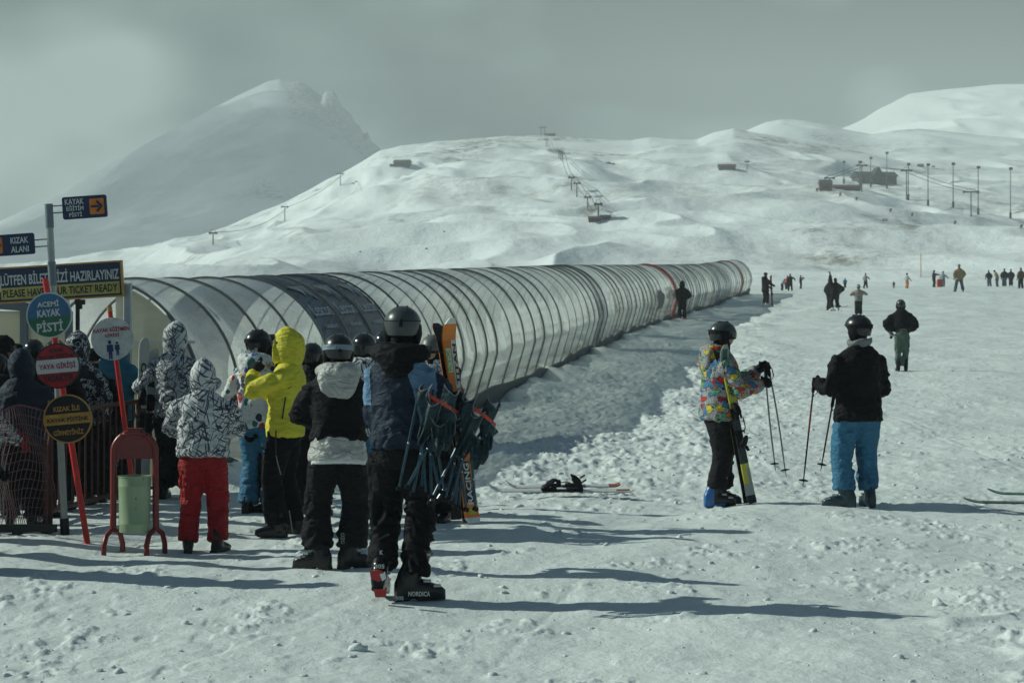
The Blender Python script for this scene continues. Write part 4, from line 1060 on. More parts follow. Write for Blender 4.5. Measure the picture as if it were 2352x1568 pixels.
def person(px, py, top, yaw=0.0, label='', D=None, jacket='black', trousers='black', hem=.48, bulk=1.0, hips=1.0,
           handR=(.27, .10, .90), handL=(-.27, .10, .90), poleR=(.5, -.6, 0), poleL=(-.5, -.6, 0), feet=((-.12, .0, 8), (.12, .0, -8)),
           heel=(0, 0), lean=0.0, side=0.0, head=(0, 0, 0), hat='helmet', hatmat='helmet', hood=None, hoodmat=None, goggles=None, gogmat='rubber',
           boots='soft', bootmat='boot', heelmat=None, hoodk=1.0, gloves='black', curl=(.5, .5), palm=((-1, .2, 0), (1, .2, 0)), group=None, jfun=None, jmats=None,
           under=None, detail=1, strap=None, sit=False, hair=None, crouch=0.0, taper=1.0, hemfl=1.0, H=None, bag=None, vk=1.0):
    base = at(px, py, D) if D is None or D > 0 else at(px, py)
    if D is not None: base = at(px, py, D)
    H = (top_z(top, base) - base.z) if H is None else H
    sc = H / UN
    rel = float(relief(np.array([base.x]), np.array([base.y]))[0]); base.z += np.clip(rel, -.05, .08)
    seed = int(abs(px * 7 + py * 3)) % 997
    k = base.y / 15.0
    vox = (max(.0125, .0009 * base.y) * vk if detail else .03) / sc
    # skeleton in units where the figure with helmet is 1.85 high
    hipz = .93 - crouch
    Lm = Matrix.Translation((0, 0, hipz)) @ Matrix.Rotation(-lean, 4, 'X') @ Matrix.Rotation(side, 4, 'Y') @ Matrix.Translation((0, 0, -hipz)) @ Matrix.Translation((0, 0, -crouch))
    def up(p): return Lm @ Vector(p)
    b = bulk
    shz = 1.478 - .045 * b
    sh = {1: up((.176 * b, -.01, shz)), -1: up((-.176 * b, -.01, shz))}
    hand = {1: up(handR), -1: up(handL)}
    elb = {}; wr = {}
    for s_, pl in ((1, poleR), (-1, poleL)):
        e_, w_ = ik(sh[s_], hand[s_], .315, .275, Lm.to_3x3() @ Vector(pl)); elb[s_], wr[s_] = e_, w_
    hp = {1: Vector((.095, 0, hipz)), -1: Vector((-.095, 0, hipz))}
    ank, kn = {}, {}
    for s_, (fx, fy, fyaw), hl in ((-1, feet[0], heel[0]), (1, feet[1], heel[1])):
        a_ = Vector((fx, fy, .115 + hl)); 
        kp = Matrix.Rotation(R(fyaw) * .6, 3, 'Z') @ Vector((0, 1, 0))
        k_, a2 = ik(hp[s_], a_, .413, .413, kp); kn[s_], ank[s_] = k_, a2
    neck = up((0, .0, 1.545)); hc = up((0, .025, 1.685))
    HM = Lm.to_3x3() @ (Matrix.Rotation(R(head[0]), 3, 'Z') @ Matrix.Rotation(-R(head[1]), 3, 'X') @ Matrix.Rotation(R(head[2]), 3, 'Y'))
    def hd(p): return hc + HM @ Vector(p)
    up3 = Lm.to_3x3()
    def fin(V): return V * sc
    # ---- body: one continuous skin
    m = MB()
    m.loft([(up((0, 0, .86)), .13, .10), (up((0, 0, 1.05)), .135, .095), (up((0, 0, 1.3)), .165, .11), (up((0, 0, 1.45)), .17, .09), (up((0, 0, 1.52)), .07, .06), (neck, .055, .058), (up((0, .01, 1.62)), .053, .058)], 14, ref=up3 @ Vector((1, 0, 0)))
    for s_ in (1, -1):
        m.tube([sh[s_], elb[s_], wr[s_], wr[s_] + (wr[s_] - elb[s_]).normalized() * .07], [.045, .034, .026, .022], 10)
        m.tube([hp[s_], kn[s_], ank[s_]], [.075, .05, .036], 10); m.tube([ank[s_] + Vector((0, -.02, -.05)), ank[s_] + Matrix.Rotation(R(feet[0 if s_ < 0 else 1][2]), 3, 'Z') @ Vector((0, .05, -.065))], [.032, .026], 8)
    m.ball(hd((0, -.005, .02)), .075, .092, .105, HM); m.ball(hd((0, .035, -.045)), .052, .055, .055, HM)
    m.tube([hd((0, .085, .015)), hd((0, .108, -.022)), hd((0, .088, -.035))], [.010, .015, .010], 8)        # nose
    m.tube([hd((-.022, .083, -.062)), hd((0, .09, -.06)), hd((.022, .083, -.062))], [.007, .010, .007], 6)    # lips
    for s_ in (1, -1): m.ball(hd((s_ * .075, .0, -.005)), .010, .022, .032, HM, 8, 6); m.tube([hd((s_ * .012, .09, .032)), hd((s_ * .05, .078, .034))], .009, 6)
    V, N, Fc = remesh(m, max(vox * .85, .011), 3, .4)
    P = mesh_np('person', fin(V), Fc, M['skin']); P.location = base; P.rotation_euler = (0, 0, R(yaw)); tag(P, label, 'person', group)
    # ---- trousers
    m = MB(); h2 = hips
    m.loft([(Vector((0, 0, hipz - .10)), .165 * h2, .125 * h2), (Vector((0, -.005, hipz)), .172 * h2, .135 * h2), (up((0, 0, 1.02)), .165 * h2, .125 * h2)], 18, ref=(1, 0, 0))
    for s_ in (1, -1):
        f = feet[0 if s_ < 0 else 1]
        a_ = ank[s_]; lo = a_ + (kn[s_] - a_).normalized() * (.0 if boots == 'soft' else .06)
        m.tube([hp[s_] + Vector((0, 0, -.02)), hp[s_].lerp(kn[s_], .5), kn[s_], kn[s_].lerp(a_, .4), lo + (kn[s_] - a_) * .12, lo + Vector((0, 0, -.005))],
               [.120 * h2, .112 * h2, .096 * h2, .095 * h2 * taper, .099 * h2 * taper, .103 * h2 * taper], 14)
    V, N, Fc = remesh(m, vox, 5)
    if detail: V = folds(V, N, .021 * k ** .3, seed, 'legs')
    mesh_np('trousers', fin(V), Fc, M[trousers], P)
    # ---- boots
    for s_ in (-1, 1):
        f = feet[0 if s_ < 0 else 1]; hl = heel[0 if s_ < 0 else 1]
        a_ = ank[s_]; Bm = Matrix.Rotation(R(f[2]), 3, 'Z') @ Matrix.Rotation(-math.asin(min(.95, hl * 3.2)) if hl else 0, 3, 'X')
        dn = Bm @ Vector((0, 0, 1)); shin = (kn[s_] - a_).normalized()
        def bp(x, y, z): return a_ + Bm @ Vector((x, y, z - .115))
        m = MB()
        if boots == 'ski':
            m.loft([(bp(0, -.115, .07), .028, .045, Bm @ Vector((0, 1, 0))), (bp(0, -.10, .075), .044, .07, Bm @ Vector((0, 1, 0))), (bp(0, -.0, .075), .050, .068, Bm @ Vector((0, 1, 0))), (bp(0, .10, .065), .054, .052, Bm @ Vector((0, 1, 0))), (bp(0, .18, .05), .048, .038, Bm @ Vector((0, 1, 0))), (bp(0, .21, .042), .03, .022, Bm @ Vector((0, 1, 0)))], 14, ref=Bm @ Vector((1, 0, 0)), p=2.6)
            m.loft([(bp(0, -.035, .07), .052, .075), (bp(0, -.03, .14), .054, .074), (a_ + shin * .10 + Bm @ Vector((0, .0, 0)), .062, .078), (a_ + shin * .22 + Bm @ Vector((0, .02, 0)), .068, .082)], 14, ref=Bm @ Vector((1, 0, 0)))
            m.box(bp(0, -.07, .012), (.075, .09, .03), Bm); m.box(bp(0, .12, .012), (.08, .18, .028), Bm)
        else:
            m.loft([(bp(0, -.10, .05), .035, .045, Bm @ Vector((0, 1, 0))), (bp(0, -.08, .055), .046, .055, Bm @ Vector((0, 1, 0))), (bp(0, .03, .06), .050, .058, Bm @ Vector((0, 1, 0))), (bp(0, .12, .045), .054, .042, Bm @ Vector((0, 1, 0))), (bp(0, .19, .035), .040, .03, Bm @ Vector((0, 1, 0)))], 12, ref=Bm @ Vector((1, 0, 0)))
            m.loft([(bp(0, -.03, .05), .055, .07), (bp(0, -.02, .16), .06, .072), (a_ + shin * .20, .066, .074)], 12, ref=Bm @ Vector((1, 0, 0)))
            m.box(bp(0, .03, .008), (.088, .27, .022), Bm)
        if detail:
            V, N, Fc = remesh(m, max(.010, vox * .8), 2, .4)
            bm = [M[bootmat]] + ([M[heelmat]] if heelmat else []); mi = None
            if heelmat:
                Cn = np.array([V[f].mean(0) for f in Fc]) - np.array(a_); Cl = Cn @ np.array(Bm.to_3x3()); mi = (((Cl[:, 1] < -.02) & (Cl[:, 2] < .10)) | ((Cl[:, 2] < -.085) & (Cl[:, 1] < .10))).astype(int)
            bo = mesh_np('boot', fin(V), Fc, bm, P, mi=mi)
            if boots == 'ski' and base.y < 21:
                for (y, z, w) in ((.15, .085, .06), (.085, .118, .062), (.02, .185, .066), (.02, .27, .07)):
                    q = MB(); c = bp(0, y, z) if z < .15 else a_ + shin * (z - .10) + Bm @ Vector((0, .055, .0))
                    q.box(c, (w * 1.75, .022, .012), Bm, bev=.004); q.box(c + Bm @ Vector((-s_ * -.05, -.005, .004)), (.02, .05, .02), Bm, bev=.004)
                    q.v = [tuple(Vector(v) * sc) for v in q.v]; q.build('buckle', M['metal'], bo, smooth=False)
        else:
            m.v = [tuple(Vector(v) * sc) for v in m.v]; bo = m.build('boot', M[bootmat], P)
    # ---- jacket
    m = MB(); X1 = up3 @ Vector((1, 0, 0)); hz = hem * UN + (crouch if crouch else 0)
    hz = max(hz, .74)
    hw = max(.198 * b, .186 * hips) * hemfl; hd_ = max(.155 * b, .158 * hips) * hemfl
    L = [(up((0, -.005, hz)), hw, hd_), (up((0, 0, hz + .06)), hw, hd_), (up((0, .0, max(hz + .1, 1.08))), .185 * b, .142 * b), (up((0, .005, 1.25)), .196 * b, .148 * b), (up((0, 0, 1.38)), .204 * b, .145 * b), (up((0, -.01, 1.45)), .184 * b, .124 * b), (up((0, -.01, 1.495)), .150 * b, .108 * b), (up((0, -.01, 1.53)), .112 * b, .096 * b), (up((0, .0, 1.55)), .088, .088), (up((0, .005, 1.61)), .082, .086)]
    m.loft(L, 22, ref=X1)
    for s_ in (1, -1):
        e_, w_ = elb[s_], wr[s_]; ra = .082 * b
        m.tube([sh[s_] + up3 @ Vector((-s_ * .07, 0, .005)), sh[s_] + up3 @ Vector((-s_ * .004, 0, -.018)), sh[s_].lerp(e_, .5), e_ + (e_ - sh[s_].lerp(w_, .5)).normalized() * .006, e_.lerp(w_, .5), w_ - (w_ - e_).normalized() * .015],
               [ra * .72, ra * .86, ra * .95, ra * .90, ra * .82, ra * .68], 14)
    V, N, Fc = remesh(m, vox, 9)
    if detail: V = folds(V, N, .0135 * k ** .3, seed + 5, 'torso')
    mats = [M[jacket]] + [M[q] for q in (jmats or ())]
    mi = None
    if jfun is not None:
        Cn = np.array([V[f].mean(0) for f in Fc]); mi = jfun(Cn, dict(sh=sh, elb=elb, wr=wr))
    jo = mesh_np('jacket', fin(V), Fc, mats, P, mi=mi)
    if under:
        m = MB(); uz = under[1] * UN
        m.loft([(up((0, 0, uz)), .204 * b, .168 * b), (up((0, 0, uz + .03)), .208 * b, .170 * b), (up((0, 0, hz + .04)), .185 * b, .146 * b)], 22, ref=X1)
        V, N, Fc = remesh(m, vox, 3); V = folds(V, N, .010, seed + 9, 'torso'); mesh_np('undershirt', fin(V), Fc, M[under[0]], P)
        if len(under) > 2:
            m = MB(); uz2 = under[2] * UN
            m.loft([(up((0, -.01, uz2)), .198 * b, .164 * b), (up((0, 0, uz + .04)), .196 * b, .162 * b)], 22, ref=X1)
            V, N, Fc = remesh(m, vox, 2); mesh_np('shirt_hem', fin(V), Fc, M['white_cloth'], P)
    if hat and hood != 'up':
        q = MB(); X1 = up3 @ Vector((1, 0, 0))
        q.loft([(up((0, 0, 1.54)), .072, .074), (hd((0, -.012, -.115)), .072, .080), (hd((0, -.016, -.075)), .078, .088), (hd((0, -.02, -.03)), .074, .085)], 16, ref=X1)
        q.v = [tuple(Vector(v) * sc) for v in q.v]; q.build('neck_warmer' if hat != 'hair' else 'hair', M['black' if hat != 'hair' else 'hair'], P)
    # ---- hood
    hm = M[hoodmat or jacket]
    if hood == 'down':
        m = MB()
        m.loft([(up((-.14, .03, 1.53)), .03, .04), (up((-.135, -.05, 1.545)), .055, .055), (up((-.08, -.12, 1.54)), .075, .07), (up((0, -.145, 1.52)), .088, .080), (up((.08, -.12, 1.54)), .075, .07), (up((.135, -.05, 1.545)), .055, .055), (up((.14, .03, 1.53)), .03, .04)], 12, ref=up3 @ Vector((0, 0, 1)))
        m.loft([(up((0, -.10, 1.575)), .128 * hoodk, .080), (up((0, -.135, 1.50)), .138 * hoodk, .072), (up((0, -.155, 1.42 - .03 * (hoodk - 1) * 5)), .118 * hoodk, .050), (up((0, -.155, 1.365 - .04 * (hoodk - 1) * 5)), .06 * hoodk, .03)], 14, ref=X1)
        V, N, Fc = remesh(m, max(.011, vox * .8), 4)
        if detail: V = folds(V, N, .012, seed + 31, 'torso')
        mesh_np('hood', fin(V), Fc, hm, P)
    elif hood == 'up':
        m = MB(); X2 = HM @ Vector((1, 0, 0))
        m.loft([(hd((0, -.02, -.15)), .115, .12), (hd((0, -.025, -.09)), .125, .135), (hd((0, -.025, .0)), .132, .148), (hd((0, -.02, .08)), .120, .138), (hd((0, -.015, .14)), .088, .105), (hd((0, -.03, .175)), .035, .045)], 18, ref=X2)
        m.loft([(hd((0, .09, -.06)), .10, .125, HM @ Vector((0, 1, 0))), (hd((0, .115, -.005)), .108, .13, HM @ Vector((0, 1, 0)))], 18, ref=X2)
        V, N, Fc = remesh(m, max(.011, vox * .8), 4)
        if detail: V = folds(V, N, .007, seed + 31, 'torso')
        # hollow the front so the face looks out of the hood
        loc = (np.array(HM.transposed()) @ (V - np.array(hc)[None]).T).T
        inside = np.exp(-(loc[:, 0] / .075) ** 4 - ((loc[:, 2] + .01) / .095) ** 4) * sstep(.085, .12, loc[:, 1])
        V = V - (np.array(HM @ Vector((0, 1, 0)))[None]) * (inside * .05)[:, None]
        mesh_np('hood', fin(V), Fc, hm, P)
    # ---- headgear
    if hat == 'helmet':
        m = MB(); rs = []
        for j, a in enumerate(np.linspace(-1.0, math.pi / 2 - .02, 18)):
            ring = []
            for i in range(30):
                t = 2 * math.pi * i / 30; fr = float(sstep(.25, .8, math.sin(t))); bk = float(sstep(-.2, -.8, math.sin(t)))
                if a >= 0: c_, z_ = math.cos(a), math.sin(a); zz = .045 + .112 * z_
                else: c_ = 1 - .09 * a * a; zz = .045 + a * (.085 * bk + .060 * (1 - bk)) * (1 - fr) + a * .004 * fr
                ring.append(hd((.116 * c_ * math.cos(t), .136 * c_ * math.sin(t) * (1 + .05 * fr * (a < .15)) - .008, zz)))
            rs.append(ring)
        m.rings(rs)
        m.v = [tuple(Vector(v) * sc) for v in m.v]; ho = m.build('helmet', M[hatmat], P)
        if detail:
            for s_ in (1, -1):
                q = MB(); q.loft([(hd((s_ * .098, -.005, .035)), .050, .022), (hd((s_ * .100, -.01, -.02)), .052, .026), (hd((s_ * .088, -.008, -.072)), .036, .024), (hd((s_ * .078, .0, -.09)), .018, .014)], 12, ref=HM @ Vector((0, 1, 0)))
                q.v = [tuple(Vector(v) * sc) for v in q.v]; q.build('ear_pad', M['rubber'], ho)
            q = MB(); ring1 = []                          # raised seam and brim line round the shell
            P1 = [hd((.1155 * math.cos(t), .1355 * math.sin(t) - .008, .062 + .012 * math.sin(t))) for t in np.linspace(-math.pi * .98, -.06, 22)]
            q.tube(P1, .0035, 6); q.v = [tuple(Vector(v) * sc) for v in q.v]; q.build('seam', M['rubber'], ho)
            q = MB(); q.loft([(hd((0, -.142, .012)), .012, .005), (hd((0, -.147, .035)), .014, .005), (hd((0, -.144, .06)), .009, .005)], 10, ref=HM @ Vector((1, 0, 0)))
            q.v = [tuple(Vector(v) * sc) for v in q.v]; q.build('strap_clip', M['rubber'], ho)
            for i, (vx, vy) in enumerate(((-.03, -.035), (.03, -.035), (-.032, .03), (.032, .03))):
                q = MB(); q.ball(hd((vx, vy, .1505)), .008, .022, .006, HM, 8, 6); q.v = [tuple(Vector(v) * sc) for v in q.v]; q.build('vent', M['rubber'], ho)
        if strap:
            q = MB(); rs = []
            for t in np.linspace(-math.pi - .35, .35, 34):
                c = Vector((.118 * math.cos(t), .138 * math.sin(t) - .008, 0)); z = .040 - .015 * math.sin(t)
                rs.append([hd((c.x * r_, c.y * r_, z + dz)) for r_, dz in ((1.0, -.020), (1.035, -.020), (1.035, .020), (.99, .020))])
            q.rings(rs); q.v = [tuple(Vector(v) * sc) for v in q.v]; so_ = q.build('goggle_strap', M[strap], ho)
    elif hat == 'beanie':
        m = MB(); m.ball(hd((0, -.012, .06)), .098, .112, .092, HM, 16, 10); m.tube([hd((.095 * math.cos(t), .108 * math.sin(t) - .012, .045 - .02 * math.sin(t) * -1)) for t in np.linspace(0, 2 * math.pi, 20)], .016, 8)
        m.v = [tuple(Vector(v) * sc) for v in m.v]; m.build('beanie', M[hatmat], P)
    elif hat == 'hair':
        m = MB(); m.ball(hd((0, -.015, .035)), .088, .102, .10, HM, 16, 10); m.ball(hd((0, -.05, -.05)), .075, .06, .09, HM, 12, 8)
        m.v = [tuple(Vector(v) * sc) for v in m.v]; m.build('hair', M['hair'], P)
    if goggles:
        m = MB(); rs = []
        for t in np.linspace(R(22), R(158), 14):
            c = Vector((.098 * math.cos(t), .118 * math.sin(t), 0))
            rs.append([hd((c.x * r_, c.y * r_ + .0, .018 + dz)) for r_, dz in ((.9, -.045), (1.06, -.043), (1.12, -.02), (1.12, .02), (1.05, .043), (.9, .045))])
        m.rings(rs); m.v = [tuple(Vector(v) * sc) for v in m.v]; go = m.build('goggles', M[gogmat], P)
        m = MB(); rs = []
        for t in np.linspace(R(30), R(150), 12):
            c = Vector((.098 * math.cos(t), .118 * math.sin(t), 0))
            rs.append([hd((c.x * r_, c.y * r_, .018 + dz)) for r_, dz in ((1.05, -.032), (1.15, -.022), (1.155, .022), (1.05, .034))])
        m.rings(rs); m.v = [tuple(Vector(v) * sc) for v in m.v]; m.build('lens', M['lens'], go)
    # ---- gloves
    if gloves:
        for s_ in (-1, 1):
            m = MB(); e_, w_ = elb[s_], wr[s_]; i = 0 if s_ < 0 else 1
            if detail:
                make_glove(m, w_, w_ - e_, up3 @ Vector(palm[i]), curl[i], s_, 1.12)
                V, N, Fc = remesh(m, max(.0075, vox * .55), 2, .4); mesh_np('glove', fin(V), Fc, M[gloves], P)
            else:
                make_glove(m, w_, w_ - e_, up3 @ Vector(palm[i]), curl[i], s_, 1.15)
                m.v = [tuple(Vector(v) * sc) for v in m.v]; m.build('glove', M[gloves], P)
    Wm = Matrix.Translation(base) @ Matrix.Rotation(R(yaw), 4, 'Z') @ Matrix.Scale(sc, 4)
    return dict(o=P, jacket=jo, W=Wm, wr=wr, elb=elb, hd=hd, sc=sc, base=base, up=up, P=P, Wp=lambda v: Wm @ Vector(v))
def top_z(top, base): return ZC - (top - 784) / F * base.y

# ------------------------------------------------------------------ skis, poles, boards
def frame_from(a, b, nrm):
    a, b = Vector(a), Vector(b); y = (b - a).normalized(); n = Vector(nrm); z = (n - y * n.dot(y)).normalized(); x = y.cross(z)
    Mx = Matrix((x, y, z)).transposed().to_4x4(); Mx.translation = a; return Mx, (b - a).length
def ski(tail, tip, nrm, label, zones, wid=.105, cat='ski', group=None, base='ski_black', binding=True, letters=None, bindmat='rubber', accents=None, camber=.0, tipcurl=.075):
    """a ski from its tail to its tip, nrm pointing out of its top; zones = [(upto fraction, material)]"""
    Mx, L = frame_from(tail, tip, nrm)
    root = bpy.data.objects.new('ski', None); 
    n = 40; mb = MB(); mats = []
    for _, q in zones:
        if q not in mats: mats.append(q)
    mats.append(base)
    rows = []
    for i in range(n + 1):
        f = i / n
        w = wid * (.78 + .22 * (2 * f - 1) ** 2) / 1.0
        if f > .93: w *= math.sqrt(max(.02, 1 - ((f - .93) / .075) ** 2))
        if f < .02: w *= .75 + .25 * f / .02
        z = tipcurl * max(0, (f - .88) / .12) ** 2 + .02 * max(0, (.05 - f) / .05) ** 2 + camber * math.sin(math.pi * f)
        rows.append((f, w, z))
    V = []; Fc = []; Mi = []
    for f, w, z in rows:
        t = .011 if f < .9 else .008
        V += [(-w / 2, f * L, z), (w / 2, f * L, z), (w / 2 * .93, f * L, z + t), (-w / 2 * .93, f * L, z + t)]
    for i in range(n):
        f = (i + .5) / n; zi = next((mats.index(q) for u, q in zones if f <= u), mats.index(zones[-1][1])); o = i * 4
        for a, b, mm in ((0, 1, len(mats) - 1), (1, 2, zi), (2, 3, zi), (3, 0, zi)): 
            Fc.append((o + a, o + b, o + b + 4, o + a + 4)); Mi.append(mm)
    Fc += [(3, 2, 1, 0), (n * 4, n * 4 + 1, n * 4 + 2, n * 4 + 3)]; Mi += [0, 0]
    o = mesh_np('ski', V, Fc, [M[q] for q in mats], None, False, Mi); o.matrix_world = Mx; tag(o, label, cat, group)
    if accents:
        for f0, f1, x0, x1, mt in accents:
            q = MB(); f0_, f1_ = f0 * L, f1 * L
            V = []; Fc2 = []
            for j in range(9):
                f = f0 + (f1 - f0) * j / 8; i0 = int(f * n); w = rows[min(i0, n)][1]; z = np.interp(f, [r_[0] for r_ in rows], [r_[2] for r_ in rows])
                V += [(x0 * w * .9, f * L, z + .0125), (x1 * w * .9, f * L, z + .0125)]
            Fc2 = [(2 * j, 2 * j + 1, 2 * j + 3, 2 * j + 2) for j in range(8)]
            q.add(V, Fc2); q.build('graphic', M[mt], o, smooth=False)
    for it in (letters or ()):
        s_, f, w, h, x, mt, flip = it
        q = MB(); Xt, Zt, Ft = text_np(s_, w, h, .03)
        zz = [float(np.interp(f + (a * flip) / L, [r_[0] for r_ in rows], [r_[2] for r_ in rows])) + .0145 for a in Xt]
        q.add([(x - c * flip, f * L + a * flip, z) for a, c, z in zip(Xt, Zt, zz)], Ft); q.build('lettering', M[mt], o, smooth=False)
    if binding:
        for f, nm in ((.40, 'heel_piece'), (.58, 'toe_piece')):
            q = MB(); y = f * L
            q.box((0, y, .022), (.06, .16, .022), bev=.006)
            if nm == 'heel_piece':
                q.loft([((0, y - .05, .03), .032, .03, (0, 0, 1)), ((0, y - .03, .07), .034, .04, (0, 0, 1)), ((0, y + .01, .115), .028, .03, (0, 0, 1)), ((0, y + .03, .13), .018, .012, (0, 0, 1))], 10); q.box((0, y - .085, .105), (.035, .06, .012), Matrix.Rotation(R(-35), 3, 'X'), bev=.004)
                q.box((0, y + .08, .02), (.10, .02, .018)); 
            else:
                q.loft([((0, y + .05, .03), .034, .035, (0, 0, 1)), ((0, y + .02, .06), .040, .045, (0, 0, 1)), ((0, y - .01, .082), .030, .03, (0, 0, 1))], 10); q.box((.03, y - .05, .055), (.016, .05, .025), bev=.004); q.box((-.03, y - .05, .055), (.016, .05, .025), bev=.004)
            q.build(nm, M[bindmat], o)
        for s_ in (-1, 1):
            q = MB(); y = .50 * L; q.tube([(s_ * .05, y - .10, .02), (s_ * .068, y - .04, .035), (s_ * .072, y + .05, .02)], .006, 6); q.build('brake_arm', M[bindmat], o)
    return o
def pole(grip, tip, label, shaft='metal', gripmat='rubber', group=None, cat='ski pole', bend=0.0, two=None):
    grip, tip = Vector(grip), Vector(tip); L = (tip - grip).length; d = (tip - grip).normalized()
    o = empty('ski_pole', grip, label, cat, group); a, b, _ = basis(d)
    m = MB(); P = [d * (L * f) + a * (bend * math.sin(math.pi * min(1, f / .9)) ) for f in np.linspace(.08, 1, 12)]
    m.tube(P, [.0085] * 9 + [.007, .006, .003], 8); m.build('shaft', M[shaft], o)
    if two:
        m = MB(); m.tube([P[i] for i in range(2, 6)], .0092, 8); m.build('shaft_band', M[two], o)
    m = MB(); m.tube([d * -.015, d * .02, d * .06, d * .10, d * .13], [.020, .019, .016, .018, .013], 10); m.build('grip', M[gripmat], o)
    m = MB(); c = d * (L - .065); m.loft([(c - d * .012, .010, .010), (c - d * .004, .045, .045), (c + d * .003, .047, .047), (c + d * .008, .012, .012)], 14); m.build('basket', M['rubber'], o)
    m = MB(); c0 = d * .005; m.tube([c0, c0 + a * .035 + d * .05, c0 + a * .04 + d * .12, c0 + a * .012 + d * .16, c0 + a * -.005 + d * .09], .005, 6); m.build('wrist_strap', M['rubber'], o)
    return o
def snowboard(a, b, nrm, label, mt='ski_black', wid=.27, binding=True):
    Mx, L = frame_from(a, b, nrm); V = []; Fc = []; n = 36
    for i in range(n + 1):
        f = i / n; e = min(f, 1 - f); w = wid * (.86 + .14 * (2 * f - 1) ** 2) * (math.sqrt(max(.03, 1 - (1 - e / .09) ** 2)) if e < .09 else 1)
        z = .06 * max(0, (.12 - e) / .12) ** 2
        V += [(-w / 2, f * L, z), (w / 2, f * L, z), (w / 2, f * L, z + .010), (-w / 2, f * L, z + .010)]
    for i in range(n):
        o = i * 4
        for p, q in ((0, 1), (1, 2), (2, 3), (3, 0)): Fc.append((o + p, o + q, o + q + 4, o + p + 4))
    Fc += [(3, 2, 1, 0), tuple(n * 4 + i for i in range(4))]
    o = mesh_np('snowboard', V, Fc, M[mt], None, False); o.matrix_world = Mx; tag(o, label, 'snowboard')
    if binding:
        for f in (.34, .66):
            y = f * L; q = MB(); q.box((0, y, .022), (.20, .10, .02), bev=.006)
            q.tube([(-.06, y - .045, .03), (-.10, y - .04, .12), (-.12, y, .20), (-.10, y + .04, .12), (-.06, y + .045, .03)], .012, 8)
            q.tube([(-.02, y - .055, .03), (-.0, y - .04, .10), (0, y, .125), (0, y + .04, .10), (-.02, y + .055, .03)], .012, 8)
            q.tube([(.06, y - .055, .03), (.07, y - .04, .07), (.07, y, .09), (.07, y + .04, .07), (.06, y + .055, .03)], .011, 8)
            q.build('binding', M['metal'] if f < .5 else M['rubber'], o)
    return o

# ================================================================== the queue
def jf_near(C, k):
    mi = np.zeros(len(C), int); sh, el = k['sh'][1], k['elb'][1]
    for s_ in (1, -1):
        a, b = np.array(k['sh'][s_]), np.array(k['elb'][s_]); d = b - a; t = ((C - a) @ d) / (d @ d)
        r = np.linalg.norm(C - a - np.clip(t, 0, 1)[:, None] * d, axis=1)
        wave = .03 * np.sin(C[:, 2] * 20)
        if s_ == 1: mi[(C[:, 0] > .05 + .28 * (1.46 - C[:, 2]).clip(0, 1) + .2 * wave) & (C[:, 0] < .225 + wave * .3) & (C[:, 2] > 1.03) & (C[:, 2] < 1.485)] = 1
        else: mi[(C[:, 0] < -.19) & (C[:, 2] > 1.22) & (C[:, 2] < 1.50)] = 1
    return mi
NEAR = person(922, 1384, 707, -8, 'tallest person in dark navy jacket, grey helmet and ski boots, holding upright skis', jacket='navy', jmats=['steel_blue'], jfun=jf_near,
    trousers='black', hem=.505, bulk=.99, handR=(.285, .27, 1.375), poleR=(.35, -.1, -1), handL=(-.04, .32, 1.12), poleL=(-.35, -.3, -1), boots='ski', feet=((-.125, -.06, 4), (.075, -.02, -62)), heel=(.055, 0),
    head=(6, 4, 0), hat='helmet', hatmat='helmet_grey', hood='down', hoodk=.86, vk=.62, hoodmat='black', gloves='black', curl=(.6, 1.05), palm=((1, .2, 0), (-.6, .8, 0)), lean=R(1), taper=.92, strap=None)
WHITEHOOD = person(777, 1322, 780, 6, 'person in black top with crumpled silver hood and silver hem, helmet with patterned strap', jacket='charcoal' if False else 'black', trousers='charcoal', hem=.535, bulk=1.13, hips=1.08,
    handR=(.10, .34, 1.16), handL=(-.10, .34, 1.14), poleR=(.9, -.2, -.4), poleL=(-.9, -.2, -.4), boots='ski', feet=((-.16, -.02, 62), (.10, .0, -58)), head=(4, -4, 2), hat='helmet', hatmat='helmet',
    hood='down', hoodk=1.2, hoodmat='silver', under=('silver', .455, .435), strap='pale_blue', curl=(.6, .6), taper=1.08, lean=R(3))
YELLOW = person(655, 1243, 768, 78, 'person in bright yellow hooded jacket and black trousers, arms folded high, facing left', jacket='yellow', trousers='black', hem=.478, bulk=1.08, hips=1.02,
    handL=(-.05, .30, 1.45), handR=(.10, .30, 1.30), poleL=(-.35, .6, -.55), poleR=(.6, .3, -.6), feet=((-.10, .05, 12), (.10, -.05, -8)), head=(8, -2, 0), hat=None, hood='up', goggles=True, curl=(1.0, 1.0), palm=((.4, -.3, -1), (-.4, -.3, -1)), lean=R(-3))
DOTS = person(592, 1201, 775, -22, 'person in white jacket splashed with coloured dots and blue trousers, black helmet', jacket='dots', trousers='blue_cloth', hem=.46, bulk=1.06, handR=(.14, .30, 1.15), handL=(-.20, .22, 1.02),
    poleR=(.8, -.3, -.5), poleL=(-.8, -.4, -.4), feet=((-.11, .0, 10), (.13, .05, -40)), head=(-26, -6, 0), hat='helmet', hatmat='helmet', hood='down', hoodmat='dots', strap='rubber', goggles=True)
REDLEGS = person(466, 1272, 830, 4, 'short person in white crackle print hooded jacket and bright red trousers', jacket='crackle', trousers='red_cloth', hem=.495, bulk=1.26, hips=1.08, handR=(.12, .36, 1.12), handL=(-.12, .36, 1.12),
    poleR=(1, -.2, -.3), poleL=(-1, -.2, -.3), feet=((-.14, .0, 5), (.15, .02, -25)), head=(10, -8, 0), hat=None, hood='up', taper=.92)
